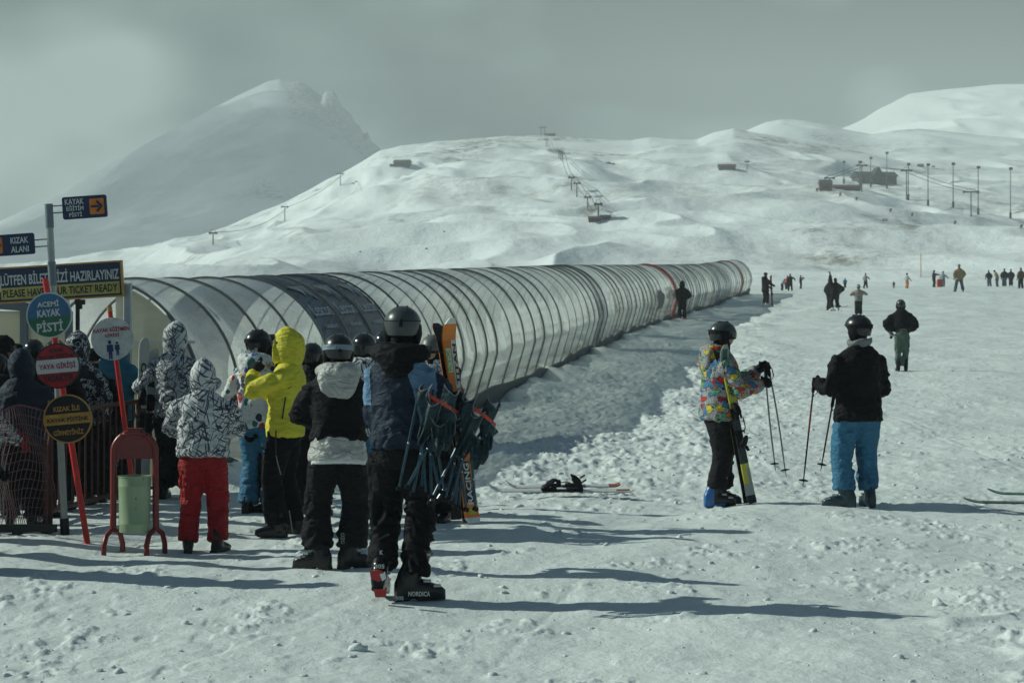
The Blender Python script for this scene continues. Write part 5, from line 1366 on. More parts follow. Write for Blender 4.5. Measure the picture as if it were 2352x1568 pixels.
TALLCRACK = person(402, 1151, 748, -8, 'tall person in white crackle print jacket with pointed hood and dark trousers', jacket='crackle', trousers='slate', hem=.455, bulk=1.10, hips=1.1, handR=(.22, .30, 1.14), handL=(-.24, .12, .98),
    poleR=(.9, -.2, -.4), poleL=(-.8, -.5, 0), feet=((-.12, .0, 5), (.12, .02, -8)), head=(0, 4, 0), hat=None, hood='up')
BEHIND = person(836, 1238, 784, 2, 'person in crackle print jacket and black helmet half hidden behind the silver hood', jacket='crackle', trousers='blue_cloth', hem=.47, bulk=1.0, head=(0, -5, 0), hat='helmet', hatmat='helmet_gloss', hood='down', hoodmat='crackle', handR=(.2, .3, 1.1), handL=(-.2, .3, 1.1))
PEEK = person(624, 1196, 786, 84, 'person in black helmet and goggles peeking out beyond the yellow hood', jacket='black', trousers='black', hem=.47, bulk=.95, hat='helmet', hatmat='helmet_gloss', goggles=True, strap='rubber', hood=None)
REDBLK = person(716, 1205, 806, -15, 'person in red and patterned jacket almost hidden behind the yellow jacket', jacket='crackle', jmats=['scarlet', 'black'], jfun=lambda C, k: np.where(C[:, 0] > .17, 1, np.where(C[:, 0] > .08, 0, 2)), trousers='black', hem=.47, bulk=1.05, hat='helmet', hatmat='helmet_gloss', hood=None, head=(0, -8, 0), handR=(.2, .3, 1.1), handL=(-.2, .3, 1.1))
GREYHAT = person(996, 1222, 788, 160, 'person in pale grey helmet and crackle print jacket behind the folded chairs', jacket='crackle', trousers='black', hem=.46, bulk=1.0, hat='helmet', hatmat='helmet_pale', hood='down', handR=(.13, .25, 1.46), poleR=(.9, .1, -.5), handL=(-.2, .22, 1.0), goggles=True, curl=(.6, .9), palm=((1, .2, 0), (-.2, -.8, 0.4)))
HIDDEN = person(886, 1170, 768, 10, 'person with black goggles and helmet just showing beside the grey helmet', jacket='black', trousers='slate', hem=.48, hat='helmet', hatmat='helmet_gloss', goggles=True, head=(60, 0, 0), hood=None)
# left crowd behind the net
HOODIE = person(48, 1236, 812, 2, 'person in dark navy hooded jacket with small pale back print behind the net', D=17.0, jacket='navy', trousers='black', hem=.46, bulk=1.2, hat=None, hood='down', hoodmat='navy', head=(-20, -22, 0), handR=(.22, .28, 1.05), handL=(-.2, .28, 1.05)) if False else None
HOODIE = person(50, 1236, 808, 2, 'person in dark navy jacket with small pale back print and hood up behind the net', D=17.0, jacket='navy', trousers='black', hem=.46, bulk=1.22, hat=None, hood='up', hoodmat='navy', head=(-20, -16, 0), handR=(.22, .28, 1.05), handL=(-.2, .28, 1.05))
C1 = person(2, 1190, 768, -50, 'person in black with goggles at the left edge', D=18.8, jacket='black', trousers='black', hem=.46, hat='helmet', hatmat='rubber', goggles=True, head=(-20, 0, 0), hood='down')
C2 = person(36, 1180, 776, -10, 'person with rounded black knitted hat at the back of the crowd', D=19.6, jacket='charcoal', trousers='black', hem=.46, hat='beanie', hatmat='black', hood=None)
C3 = person(78, 1200, 781, 20, 'person with shiny black helmet and red collar behind the red round sign', D=18.4, jacket='black', jmats=['red_cloth'], jfun=lambda C, k: (C[:, 2] > 1.48).astype(int), trousers='black', hem=.46, hat='helmet', hatmat='helmet_gloss', hood=None, head=(-10, -5, 0))
C4 = person(178, 1190, 770, -8, 'person in black and white splatter print jacket and black hat beside the red round sign', D=18.9, jacket='splat', trousers='black', hem=.46, bulk=1.15, hat='beanie', hatmat='black', hood='up', hoodmat='splat')
C5 = person(-48, 1262, 860, -62, 'person in white crackle print jacket at the left edge with a red glove', D=16.6, jacket='crackle', trousers='black', hem=.50, bulk=1.15, hat='helmet', hatmat='helmet_gloss', hood='down', hoodmat='crackle', gloves='red_cloth', handR=(.18, .47, 1.02), handL=(-.1, .60, 1.06), poleR=(.5, 0, -1), poleL=(-.5, 0, -1), curl=(.9, .9), palm=((.3, 0, -1), (-.3, 0, -1)))
TEAL = person(262, 1165, 752, -28, 'person in teal blue jacket behind the round white sign reaching for white skis', D=19.8, jacket='teal_cloth', trousers='black', hem=.46, bulk=1.22, hat='beanie', hatmat='teal_cloth', hood='up', hoodmat='teal_cloth', handR=(.34, .40, 1.13), poleR=(.5, 0, -1), handL=(-.2, .3, 1.1), curl=(.6, .9), palm=((1, .2, 0), (-.8, .5, 0)))

C6 = person(126, 1192, 790, -14, 'person in charcoal jacket and black helmet just right of the red round sign', D=18.2, jacket='charcoal', trousers='black', hem=.46, bulk=1.15, hat='helmet', hatmat='helmet_gloss', hood='down', hoodmat='charcoal')
C7 = person(92, 1216, 830, -30, 'shorter person in black hooded jacket behind the black and amber round sign', D=17.6, jacket='black', trousers='black', hem=.46, bulk=1.2, hat=None, hood='up')
C8 = person(-4, 1216, 818, 10, 'person in slate jacket and black helmet at the left edge behind the net', D=17.8, jacket='slate', trousers='black', hem=.46, bulk=1.2, hat='helmet', hatmat='helmet_gloss', hood='down', hoodmat='slate')
C9 = person(212, 1182, 800, 12, 'person in black jacket and knitted hat between the barrier and the teal jacket', D=19.2, jacket='black', trousers='black', hem=.46, bulk=1.15, hat='beanie', hatmat='charcoal', hood=None)

# ================================================================== skiers on the piste
SHARD = person(1650, 1152, 727, -84, 'skier in many coloured shard print jacket standing side on with yellow skis', jacket='shards', trousers='charcoal', hem=.452, bulk=1.24, hips=1.12, boots='ski', bootmat='boot', heelmat='boot_blue', feet=((-.11, .05, 4), (.13, -.06, 4)),
    handR=(.12, .40, 1.23), poleR=(.5, -.2, -.9), handL=(-.10, .42, 1.37), poleL=(-.5, -.2, -.9), hat='helmet', hatmat='helmet_grey', goggles=True, strap='rubber', hood='down', hoodk=1.3, hoodmat='shards', gloves='black', curl=(1.1, 1.1), palm=((1, 0, -.5), (-1, 0, -.5)), taper=.86, lean=R(2), head=(0, -3, 0))
BLUEPANTS = person(1972, 1166, 722, 14, 'large skier in black jacket and bright blue trousers seen from behind', jacket='black', trousers='blue_cloth', hem=.442, bulk=1.15, hips=1.06, hemfl=1.05, boots='ski', bootmat='boot_teal', feet=((-.15, .0, 58), (.13, .05, -6)),
    handL=(-.32, .22, 1.17), poleL=(-.35, -.5, -1), handR=(.20, .34, 1.12), poleR=(.4, -.3, -1), hat='helmet', hatmat='helmet', strap='charcoal', hood=None, gloves='black', curl=(1.1, 1.1), palm=((1, .3, 0), (-1, .3, 0)), head=(34, -4, 0), taper=.95)
def scarf(p, mat):
    q = MB(); up, hd = p['up'], p['hd']
    for k in range(3): q.loft([(up((.085 * math.cos(t) * (1 + .06 * k), .088 * math.sin(t) * (1 + .06 * k) - .005, 1.535 + .022 * k + .018 * math.sin(2 * t + k * 2.1))), .020, .026) for t in np.linspace(0, 2 * math.pi, 22)], 8)
    q.loft([(up((.03, -.098, 1.56)), .03, .012), (up((.06, -.115, 1.585)), .035, .012), (up((.095, -.10, 1.625)), .012, .008)], 8)
    V, N, Fc = remesh(q, .010, 2, .4); V = folds(V, N, .006, 3, 'torso'); mesh_np('scarf', V * p['sc'], Fc, M[mat], p['P'])
scarf(BLUEPANTS, 'grey_cloth')
OLIVE = person(2072, 857, 686, -4, 'hunched person in black puffed jacket and sage green trousers walking uphill', jacket='black', trousers='olive', hem=.555, bulk=1.26, hips=.86, taper=.86, boots='soft', bootmat='rubber', lean=R(20), feet=((-.10, .0, 6), (.10, .06, -6)),
    handL=(-.27, .10, .98), poleL=(-.7, -.5, -.2), handR=(.22, .34, 1.12), poleR=(.8, -.4, -.3), hat='helmet', hatmat='helmet_grey', hood=None, head=(0, -22, 0), curl=(.9, .9))
WALKER = person(1567, 738, 649, 0, 'person in all black with hood up walking beside the red rib of the tunnel', jacket='black', trousers='black', hem=.50, bulk=1.28, hat=None, hood='up', handR=(.24, .20, 1.0), handL=(-.24, .20, 1.0), poleR=(.8, -.6, 0), poleL=(-.8, -.6, 0), detail=0)
RUSTSKI = person(1758, 707, 627, -60, 'skier in dark coat and white boots holding up rust coloured skis near the tunnel end', jacket='black', trousers='black', hem=.42, bulk=1.2, boots='ski', bootmat='sign_white', hat='beanie', hatmat='black', hood='down', handR=(.2, .34, 1.15), handL=(-.1, .36, 1.05), detail=0)
def far(px, py, top, yaw, label, jk='black', tr='black', hat='beanie', hm='black', **k):
    k.setdefault('hem', .47); k.setdefault('gloves', 'black'); k.setdefault('group', 'people far up the slope'); k['bulk'] = k.get('bulk', 1.1) * 1.12; k.setdefault('hips', 1.15)
    return person(px, py, top, yaw, label, jacket=jk, trousers=tr, hat=hat, hatmat=hm, detail=0, **k)
far(1796, 667, 636, -60, 'small far skier in pale jacket bent over at the tunnel mouth', 'pale_blue', 'black', lean=R(35), handR=(.2, .4, 1.0), handL=(-.2, .4, 1.0))
far(1806, 666, 634, -60, 'small far skier in orange red jacket at the tunnel mouth', 'scarlet', 'black', lean=R(15))
far(1815, 668, 627, -10, 'small far skier in dark jacket with arm stretched to the right, by the tunnel end', 'slate', 'charcoal', handR=(.46, .15, 1.15), feet=((-.18, 0, 8), (.18, 0, -8)))
far(1839, 664, 632, -80, 'small dark far skier with both hands raised, right of the tunnel end', 'black', 'charcoal', handR=(.15, .4, 1.5), handL=(-.1, .3, 1.3))
WAVE = far(1919, 716, 637, 20, 'black clad snowboarder on the slope with one arm raised and one arm out', 'black', 'black', 'hair', 'black', handL=(-.30, .05, 2.0), poleL=(-1, -.2, .3), handR=(.52, .30, 1.12), poleR=(.6, -.4, -.4), bulk=1.3, feet=((-.20, .0, 30), (.20, .05, -20)), crouch=.05, boots='ski', bootmat='sign_white', group='pair of snowboarders in black')
far(1905, 702, 640, -60, 'person in black close behind the waving snowboarder', 'black', 'black', 'hair', 'black', bulk=1.15, D=102, group='pair of snowboarders in black')
far(1972, 724, 652, 0, 'child in bright patterned jacket and black helmet holding poles across the chest', 'shards_small', 'black', 'helmet', 'helmet', hem=.46, bulk=1.15, strap='sign_white', handR=(.34, .18, 1.30), handL=(-.28, .24, 1.25), poleR=(1, -.4, -.5), poleL=(-1, -.4, -.5), group=None)
far(1941, 662, 638, 0, 'tiny far figure in teal jacket behind the waving snowboarder', 'teal_cloth', 'slate')
far(1988, 663, 627, -50, 'far figure in red hat and grey jacket stepping forward', 'grey_cloth', 'black', hm='scarlet', feet=((-.16, -.1, 0), (.14, .12, 0)), handR=(.3, .3, 1.15))
far(2053, 663, 646, 0, 'small far child in purple sitting on the snow', 'purple', 'purple', 'hair', 'black', crouch=.0)
far(2083, 663, 627, -60, 'far skier in patterned jacket and orange trousers', 'crackle', 'orange_cloth', 'helmet', 'helmet', handR=(.3, .3, 1.0))
far(2145, 661, 621, -80, 'far person in long black coat reaching toward the grey jacket', 'black', 'black', hem=.40, handR=(.1, .5, 1.35), handL=(-.1, .45, 1.35))
far(2166, 660, 622, -50, 'far person in grey jacket holding an arm out to the right', 'grey_cloth', 'jean', handR=(.4, .3, 1.1), bulk=1.2)
far(2203, 671, 607, 5, 'person in tan coat and grey trousers standing with legs apart', 'tan', 'jean', hm='grey_cloth', hem=.42, bulk=1.15, feet=((-.27, 0, 15), (.27, 0, -15)), handR=(.28, .06, .95), handL=(-.30, .05, .95), group=None)
far(2272, 658, 618, 15, 'far person in slate jacket leaning left, first of the group by the right edge', 'slate', 'jean', 'hair', 'black', lean=R(8), feet=((-.1, 0, 0), (.2, 0, 0)), handL=(-.34, .1, 1.0))
far(2291, 659, 617, 60, 'far person in tan jacket bending inside the group by the right edge', 'tan', 'jean', lean=R(22))
far(2307, 658, 615, 0, 'far person in black jacket and jeans, tallest of the group by the right edge', 'black', 'jean', bulk=1.2)
far(2322, 657, 618, -10, 'far person all in black, last of the group by the right edge', 'black', 'black', bulk=1.15)
far(2345, 662, 612, 20, 'person in brown jacket with long hair at the right edge', 'brown', 'black', 'hair', 'black', feet=((-.16, 0, 0), (.16, 0, 0)), bulk=1.15)

for i, (px, py, top, yw) in enumerate(((-150, 1300, 790, 10), (-95, 1340, 800, -20), (-230, 1330, 790, 0), (-190, 1262, 780, 30), (-330, 1290, 770, -10), (-120, 1232, 790, 5))):
    person(px, py, top, yw, ('person in slate jacket waiting just outside the left edge', 'person in navy jacket and grey hat waiting just outside the left edge', 'person in charcoal jacket with hood up beyond the left edge', 'person in black jacket and helmet beyond the left edge', 'person in grey jacket standing farthest beyond the left edge', 'person in brown jacket by the net fence outside the left edge')[i], jacket=('slate', 'navy', 'charcoal', 'black', 'grey_cloth', 'brown')[i], trousers='black', hat='beanie', hatmat='grey_cloth', hood='up' if i == 2 else None, detail=0, group='people queueing outside the left edge')

# ================================================================== things held, leaning and lying about
def decal(par, s, px, py, D, wpx, hpx, mat, curve=None, rotz=0, tilt=0.0, bold=.02):
    """small lettering on a surface facing the camera side, wrapped round a curve of the given radius"""
    k = D / F; X, Z, Fc = text_np(s, wpx * k, hpx * k, bold); c = ray(px, py, D); inv = par.matrix_world.inverted()
    V = []
    for x, z in zip(X, Z):
        if rotz: x, z = -z * rotz, x * rotz
        y = (x * x) / (2 * curve) if curve else 0
        x, z = x * math.cos(tilt) - z * math.sin(tilt), x * math.sin(tilt) + z * math.cos(tilt)
        V.append(inv @ (c + Vector((x, y, z))))
    mesh_np('lettering', [v[:] for v in V], Fc, M[mat], par, False)
bpy.context.view_layer.update()
def child(p, n): return [c for c in p['o'].children if c.name.split('.')[0] == n]
rb = child(NEAR, 'boot')
decal(rb[1], 'NORDICA', 963, 1363, NEAR['base'].y - .155, 50, 11, 'ink_white'); decal(rb[1], '305', 918, 1373, NEAR['base'].y - .15, 18, 9, 'ink_white')
decal(rb[0], '305', 872, 1300, NEAR['base'].y - .28, 22, 10, 'ink_white'); decal(rb[0], 'K', 876, 1268, NEAR['base'].y - .28, 8, 10, 'ink_white')
decal(child(HOODIE, 'jacket')[0], 'ZÜMRÜT', 18, 904, HOODIE['base'].y - .215, 44, 11, 'ink_grey', tilt=.05)
decal(child(DOTS, 'helmet')[0], 'Rebell', 572, 806, DOTS['base'].y - .175, 37, 12, 'ink_white', curve=.13, tilt=.06)
def stripe(par, pts, D, w, mat, name):
    inv = par.matrix_world.inverted(); V = []; n = len(pts)
    for x, y in pts:
        c = ray(x, y, D); V += [inv @ (c + Vector((-w / 2, 0, 0))), inv @ (c + Vector((w / 2, 0, 0)))]
    V += [v + (inv.to_3x3() @ Vector((0, .012, 0))) for v in V[:2 * n]]
    Fc = [(2 * i, 2 * i + 1, 2 * i + 3, 2 * i + 2) for i in range(n - 1)] + [(2 * n + 2 * i, 2 * n + 2 * i + 2, 2 * n + 2 * i + 3, 2 * n + 2 * i + 1) for i in range(n - 1)]
    mesh_np(name, [v[:] for v in V], Fc, M[mat], par, False)
def surf_D(par, x, y, lift=.004):
    # depth of the garment's surface seen at a reference pixel
    me = par.data; mw = par.matrix_world; best = None
    V = np.empty(len(me.vertices) * 3); me.vertices.foreach_get('co', V); V = V.reshape(-1, 3) @ np.array(mw.to_3x3()).T + np.array(mw.translation)
    X = 1176 + F * V[:, 0] / V[:, 1]; Y = 784 - F * (V[:, 2] - ZC) / V[:, 1]; d = np.hypot(X - x, Y - y); k = d < 7
    return float(V[k, 1].min()) - lift if k.any() else float(V[d.argmin(), 1]) - lift
decal(child(WHITEHOOD, 'trousers')[0], 'OZO', 787, 1236, surf_D(child(WHITEHOOD, 'trousers')[0], 787, 1236), 26, 9, 'ink_grey', rotz=1)
yj = child(YELLOW, 'jacket')[0]; yt = child(YELLOW, 'trousers')[0]
for pts in ([(656, 912), (652, 935), (648, 962)], [(634, 988), (633, 1015), (634, 1046)]): stripe(yj, pts, min(surf_D(yj, *p) for p in pts), .011, 'ink_black', 'zip')
stripe(yj, [(661, 893), (668, 888)], surf_D(yj, 664, 890), .012, 'ink_black', 'chest_mark')
stripe(yt, [(664, 1172), (668, 1196), (672, 1222)], min(surf_D(yt, 664, 1172), surf_D(yt, 672, 1222)), .008, 'ink_grey', 'piping')
stripe(yt, [(632, 1030), (637, 1060), (645, 1090)], surf_D(yt, 637, 1060), .007, 'ink_grey', 'zip')
# red worn patches on the lifted boot of the nearest person
def patch(par, pts, D, mat, name):
    inv = par.matrix_world.inverted(); c = [ray(x, y, D) for x, y in pts]; n = len(c)
    V = [inv @ q for q in c] + [inv @ (q + Vector((0, .03, 0))) for q in c]
    Fc = [tuple(range(n)), tuple(reversed(range(n, 2 * n)))] + [(i, i + n, (i + 1) % n + n, (i + 1) % n) for i in range(n)]
    mesh_np(name, [v[:] for v in V], Fc, M[mat], par, False)
_bd = NEAR['base'].y - .285
patch(rb[0], [(849, 1312), (868, 1308), (882, 1314), (880, 1328), (870, 1336), (852, 1328)], _bd - .01, 'boot_red', 'heel_patch')
patch(rb[0], [(872, 1318), (884, 1314), (886, 1328), (878, 1334)], _bd - .014, 'snow_ice', 'snow_smear')
patch(rb[0], [(858, 1354), (888, 1354), (886, 1371), (862, 1371)], _bd + .03, 'boot_red', 'heel_sole')

# skis held up by the nearest person
nD = NEAR['base'].y
hw = NEAR['Wp'](NEAR['wr'][1]); 
tailp, tipp = ray(1085, 1200, nD - .05), ray(1024, 736, nD + .12)
acc = [(.10, .30, -.30, .30, 'ski_black'), (.66, .90, .08, .44, 'ski_white'), (.74, .86, -.44, .0, 'ski_white')]
ski(tailp, tipp, (.55, -.83, 0), 'orange ski with black and white graphics held upright, front one of the pair', [(.03, 'snow_ice'), (.44, 'ski_orange'), (.62, 'ski_black'), (.97, 'ski_orange'), (1, 'ski_white')], accents=acc, binding=True, bindmat='rubber',
    letters=[('RACING', .19, .26, .040, .0, 'ink_white', 1), ('R', .06, .05, .045, .0, 'ink_lime', 1), ('160', .10, .10, .018, .040, 'ink_lime', 1), ('RTX', .80, .14, .030, -.022, 'ink_lime', 1), ('TITAN', .78, .26, .024, .026, 'ink_black', 1)], wid=.112)
ski(tailp + Vector((-.012, .035, 0)), tipp + Vector((-.030, .045, .0)), (-.55, .83, 0), 'black based ski held upright, rear one of the pair with its tip curling left', [(1, 'ski_orange')], binding=True, wid=.112)

# folded camp chairs hanging at the side of the nearest person
def folded_chair(bot, top, face, label, seed):
    Mx, L = frame_from(bot, top, face); Mx = Mx @ Matrix(((1, 0, 0, 0), (0, 0, 1, 0), (0, -1, 0, 0), (0, 0, 0, 1)))  # z along the bundle, -y towards the viewer
    T = bpy.data.objects.new('folding_chair', None); COL.objects.link(T); T.matrix_world = Mx; tag(T, label, 'folding chair', 'folded camp chairs')
    rg = random.Random(seed)
    legs = []
    for i in range(8):
        a = -.14 + .28 * (i + .3 * rg.random()) / 7; b = -.06 + .13 * rg.random() * (1 if i % 2 else -1) + a * -.25
        y0, y1 = -.05 + .10 * rg.random(), -.05 + .09 * rg.random(); z0 = rg.random() * .06
        legs.append(((a, y0, z0), (b, y1, L * (.72 + .24 * rg.random()))))
    for p, q in legs:
        m = MB(); m.tube([p, q], .0085, 8); m.build('leg', M['steel_teal'], T)
        m = MB(); m.box(Vector(p) + Vector((0, 0, -.006)), (.036, .02, .028), bev=.004); m.build('foot_cap', M['rubber'], T)
        m = MB(); c = Vector(p).lerp(Vector(q), .30 + .25 * rg.random()); m.ball(c + Vector((0, -.009, 0)), .006, .004, .006, None, 8, 6); m.build('rivet', M['chrome'], T)
    # several separate slings of gathered cloth hanging between the tubes, each edged with a pale stitched band
    for i in range(5):
        ang = (-1.05, -.35, .30, .95, .1)[i] + .2 * rg.random(); top = L * (.97, .86, .99, .80, .70)[i]; hgt = L * (.30, .36, .40, .30, .26)[i]; wd = (.12, .11, .12, .11, .12)[i]
        c0 = Vector((.105 * math.sin(ang), -.030 - .055 * math.cos(ang) * (1 if i < 4 else 1.3), top)); dx, dy = math.cos(ang), math.sin(ang)
        g = np.zeros((15, 13, 3))
        for a in range(15):
            u = a / 14 - .5
            for b_ in range(13):
                v = b_ / 12
                bow = .045 * math.cos(u * math.pi) * (1 - .6 * v) + .022 * math.sin(u * 15 + i * 2 + v * 3) * (.35 + v * .8) + .02 * math.sin(v * 6 + i)
                wv = wd * (1 - .45 * v)
                g[a, b_] = (c0.x + u * wv * dx + bow * dy + .03 * v * (-1) ** i, c0.y + u * wv * dy - bow * dx * .9, c0.z - v * hgt - .05 * math.cos(u * math.pi * 1.1) * (1 - v) + .05 * math.cos(u * math.pi) * v * -1)
        fl = grid_np('seat_fabric', g, M['chair_cloth'], parent=T); so = fl.modifiers.new('t', 'SOLIDIFY'); so.thickness = .007
        edge = [g[a, 0] for a in range(15)]; m = MB(); m.tube([Vector(p) for p in edge], .0036, 6); m.build('piping', M['grey_cloth'], fl)
        m = MB(); m.tube([Vector(g[14, b_]) for b_ in range(0, 13, 2)], .0032, 6); m.build('piping', M['grey_cloth'], fl)
    m = MB(); z = L * .84; m.loft([(Vector((0, 0, z - .011)), .128, .122), (Vector((0.005, 0, z + .011)), .13, .124)], 24); V = [(x, y, zz + x * -.12) for x, y, zz in m.v]; m.v = V
    m.f = m.f[:-2]; m.m = m.m[:-2]; m.build('strap', M['strap_red'], T)
    return T
folded_chair(ray(966, 1140, nD - .26), ray(1016, 884, nD - .20), (.1, -1, 0), 'folded dark teal camp chair hanging nearest the navy jacket', 1)
folded_chair(ray(1034, 1168, nD - .20), ray(1108, 910, nD - .12), (.3, -1, 0), 'folded dark teal camp chair splayed out at the right of the bundle', 4)

# boards and skis in the queue
snowboard(ray(1046, 1196, 16.9), ray(1018, 850, 17.0), (-.1, -1, 0), 'black snowboard standing on its end behind the folded chairs', 'ski_black', .27, False)
snowboard(ray(984, 1224, 16.6), ray(972, 905, 16.7), (.75, -.6, 0), 'dark grey snowboard on its end beside the black boots', 'slate' if False else 'ski_black', .25, False)
snowboard(ray(640, 1226, 16.6), ray(640, 930, 16.6), (-.95, .25, 0), 'black snowboard with silver bindings held behind the yellow jacket', 'ski_black', .27, True)
hD = TEAL['base'].y - .35
ski(ray(318, 1098, hD), ray(333, 776, hD), (.25, -.97, 0), 'white ski with black lettering held upright beside the teal jacket', [(.30, 'ski_white'), (.5, 'ski_black'), (.97, 'ski_white'), (1, 'ski_white')], wid=.118, letters=[('HEAD', .70, .34, .055, .0, 'ink_black', 1), ('HEAD', .22, .26, .04, .0, 'ink_black', 1)])
ski(ray(330, 1096, hD + .05), ray(352, 800, hD + .06), (.5, -.87, 0), 'white ski with a black ring mark, leaning behind the lettered one', [(.30, 'ski_white'), (.5, 'ski_black'), (1, 'ski_white')], wid=.118, accents=[(.70, .76, -.4, .4, 'ski_black'), (.82, .86, -.4, .4, 'ski_black')])

# skis and poles of the two standing skiers
sD = SHARD['base'].y
t0 = at(1727, 1157); t0.z += .01
tp = ray(1657, 792, t0.y - .02)
ski(t0, tp, (.42, -.9, .1), 'yellow and black ski leaning on the shoulder, front one of the pair', [(.05, 'ski_black'), (.13, 'ski_grey'), (.24, 'ski_yellow'), (.60, 'ski_black'), (.90, 'ski_yellow'), (1, 'ski_grey')], wid=.108, accents=[(.06, .22, .1, .45, 'ski_grey'), (.9, .97, -.3, .3, 'ski_green')], letters=[('CARF', .74, .20, .05, 0, 'ink_black', -1)])
ski(t0 + Vector((-.028, .03, 0)), tp + Vector((-.030, .03, 0)), (-.42, .9, -.1), 'black based ski leaning on the shoulder, rear one of the pair', [(1, 'ski_yellow')], wid=.108)
hL = SHARD['Wp'](SHARD['wr'][-1]); hR = SHARD['Wp'](SHARD['wr'][1])
fwd = Vector((1, .1, 0))
g = hL + Vector((.085, -.01, .055))
pole(g, ray(1806, 1094, g.y - .05), 'grey ski pole held by the shard print skier, right one of two', 'ski_grey', bend=.012)
g2 = hL + Vector((.055, -.05, .03))
pole(g2, ray(1781, 1080, g2.y - .02), 'grey ski pole held by the shard print skier, left one of two', 'ski_grey', bend=-.008)
bL = BLUEPANTS['Wp'](BLUEPANTS['wr'][-1]) + Vector((-.03, .05, .05)); 
pole(bL, ray(1844, 1118, bL.y + .1), 'black and red ski pole held out on the left of the blue trousers', 'ski_black', two='boot_red')
bR = ray(1916, 905, BLUEPANTS['base'].y + .40)
pole(bR, ray(1885, 1081, bR.y + .1), 'plain black ski pole close beside the blue trousers', 'ski_black')
ol = OLIVE['base'].y
ski(ray(2054, 774, ol - .5), ray(2030, 742, ol + .9), (.2, -.3, 1), 'silver and black ski carried under the arm of the hunched walker', [(.4, 'chrome'), (1, 'ski_black')], wid=.11)
rs_ = RUSTSKI['base'].y
ski(ray(1774, 703, rs_ - .1), ray(1770, 632, rs_ - .1), (.3, -.95, 0), 'rust coloured ski held upright by the skier in white boots', [(1, 'ski_rust')], wid=.13)
wv = WAVE['base'].y
for x0, x1, y, lb in ((1896, 1934, 717, 'dark ski flat on the snow under the nearer boots of the waving figure'), (1902, 1948, 706, 'dark ski crossing behind the boots of the waving figure')):
    a, b = at(x0, y), at(x1, y); a.z += .03; b.z += .05; ski(a, b, (0, -.1, 1), lb, [(1, 'ski_black')], wid=.14)

# pair of skis lying on the snow
a, b = at(1456, 1139), at(1118, 1141); a.z += .05; b.z += .06
ski(a, b, (0, -.22, 1), 'pale ski lying on the snow, near one of the pair with its tip bent up', [(.35, 'ski_white'), (.62, 'ski_black'), (1, 'ski_white')], wid=.115, bindmat='rubber', accents=[(.03, .12, -.3, .3, 'ski_rust')])
a, b = at(1424, 1129), at(1090, 1131); a.z += .06; b.z += .05
o = ski(a, at(1160, 1131) + Vector((0, 0, .05)), (0, -.18, 1), 'salmon and white ski lying on the snow just behind the pale one', [(.10, 'ski_rust'), (.3, 'ski_white'), (.5, 'ski_black'), (1, 'ski_white')], wid=.115)
for px, py, D_ in ((1250, 1124, None), (1290, 1128, None)): pass
a, b = at(2640, 1152), at(2268, 1142); a.z += .04; b.z += .04
ski(a, b, (0, -.1, 1), 'yellow green ski lying by the right edge, upper one of two', [(.6, 'ski_yellow'), (1, 'ski_green')], wid=.12, tipcurl=.045)
a, b = at(2600, 1168), at(2213, 1163); a.z += .04; b.z += .04
ski(a, b, (0, -.1, 1), 'dark green ski lying by the right edge, lower one of two', [(1, 'ski_green')], wid=.12, tipcurl=.04)
# small far things
def sled():
    p = at(2155, 661); T = empty('sled', p + Vector((0, -.4, .05)), 'orange red sled standing between the black coat and the grey jacket', 'sled')
    m = MB(); m.loft([((0, -.02, 0), .30, .10, (0, 0, 1)), ((0, .0, .5), .36, .14, (0, 0, 1)), ((0, .02, 1.05), .34, .13, (0, 0, 1)), ((0, .02, 1.15), .22, .08, (0, 0, 1))], 14, p=3); m.v = [(x * .6, y * .8, z * .55) for x, y, z in m.v]; m.build('shell', M['scarlet'], T)
    m = MB(); m.tube([(-.12, -.06, .6), (-.06, -.1, .7), (.06, -.1, .7), (.12, -.06, .6)], .015, 6); m.build('pull_cord', M['rubber'], T)
sled()
def marker(px, y0, y1, D):
    p = at(px, y0) if D is None else Vector((0, 0, 0)); 
    if D is not None: p = find_B(px, y0)
    h = ray(px, y1, p.y).z - p.z; T = empty('marker_pole', p, 'thin orange marker pole standing alone on the upper snow slope', 'marker pole')
    m = MB(); m.tube([(0, 0, -.3), (0, 0, h)], .05, 8); m.build('pole', M['sign_orange'], T); m = MB(); m.tube([(0, 0, h * .9), (0, 0, h + .01)], .056, 8); m.build('reflector_band', M['ink_white'], T)
marker(2116, 636, 577, 1)
def mat_():
    p = at(1556, 739); o = empty('edge_pad', p + Vector((0, 0, .04)), 'flat red pad on the snow at the foot of the walker in black', 'pad')
    m = MB(); m.box((0, 0, .06), (.8, .5, .16), bev=.05); m.build('pad', M['sign_red'], o); m = MB(); m.tube([(.4, 0, .08), (.6, -.1, .04), (.95, -.05, .02)], .03, 6); m.build('strap', M['sign_red'], o)
mat_()

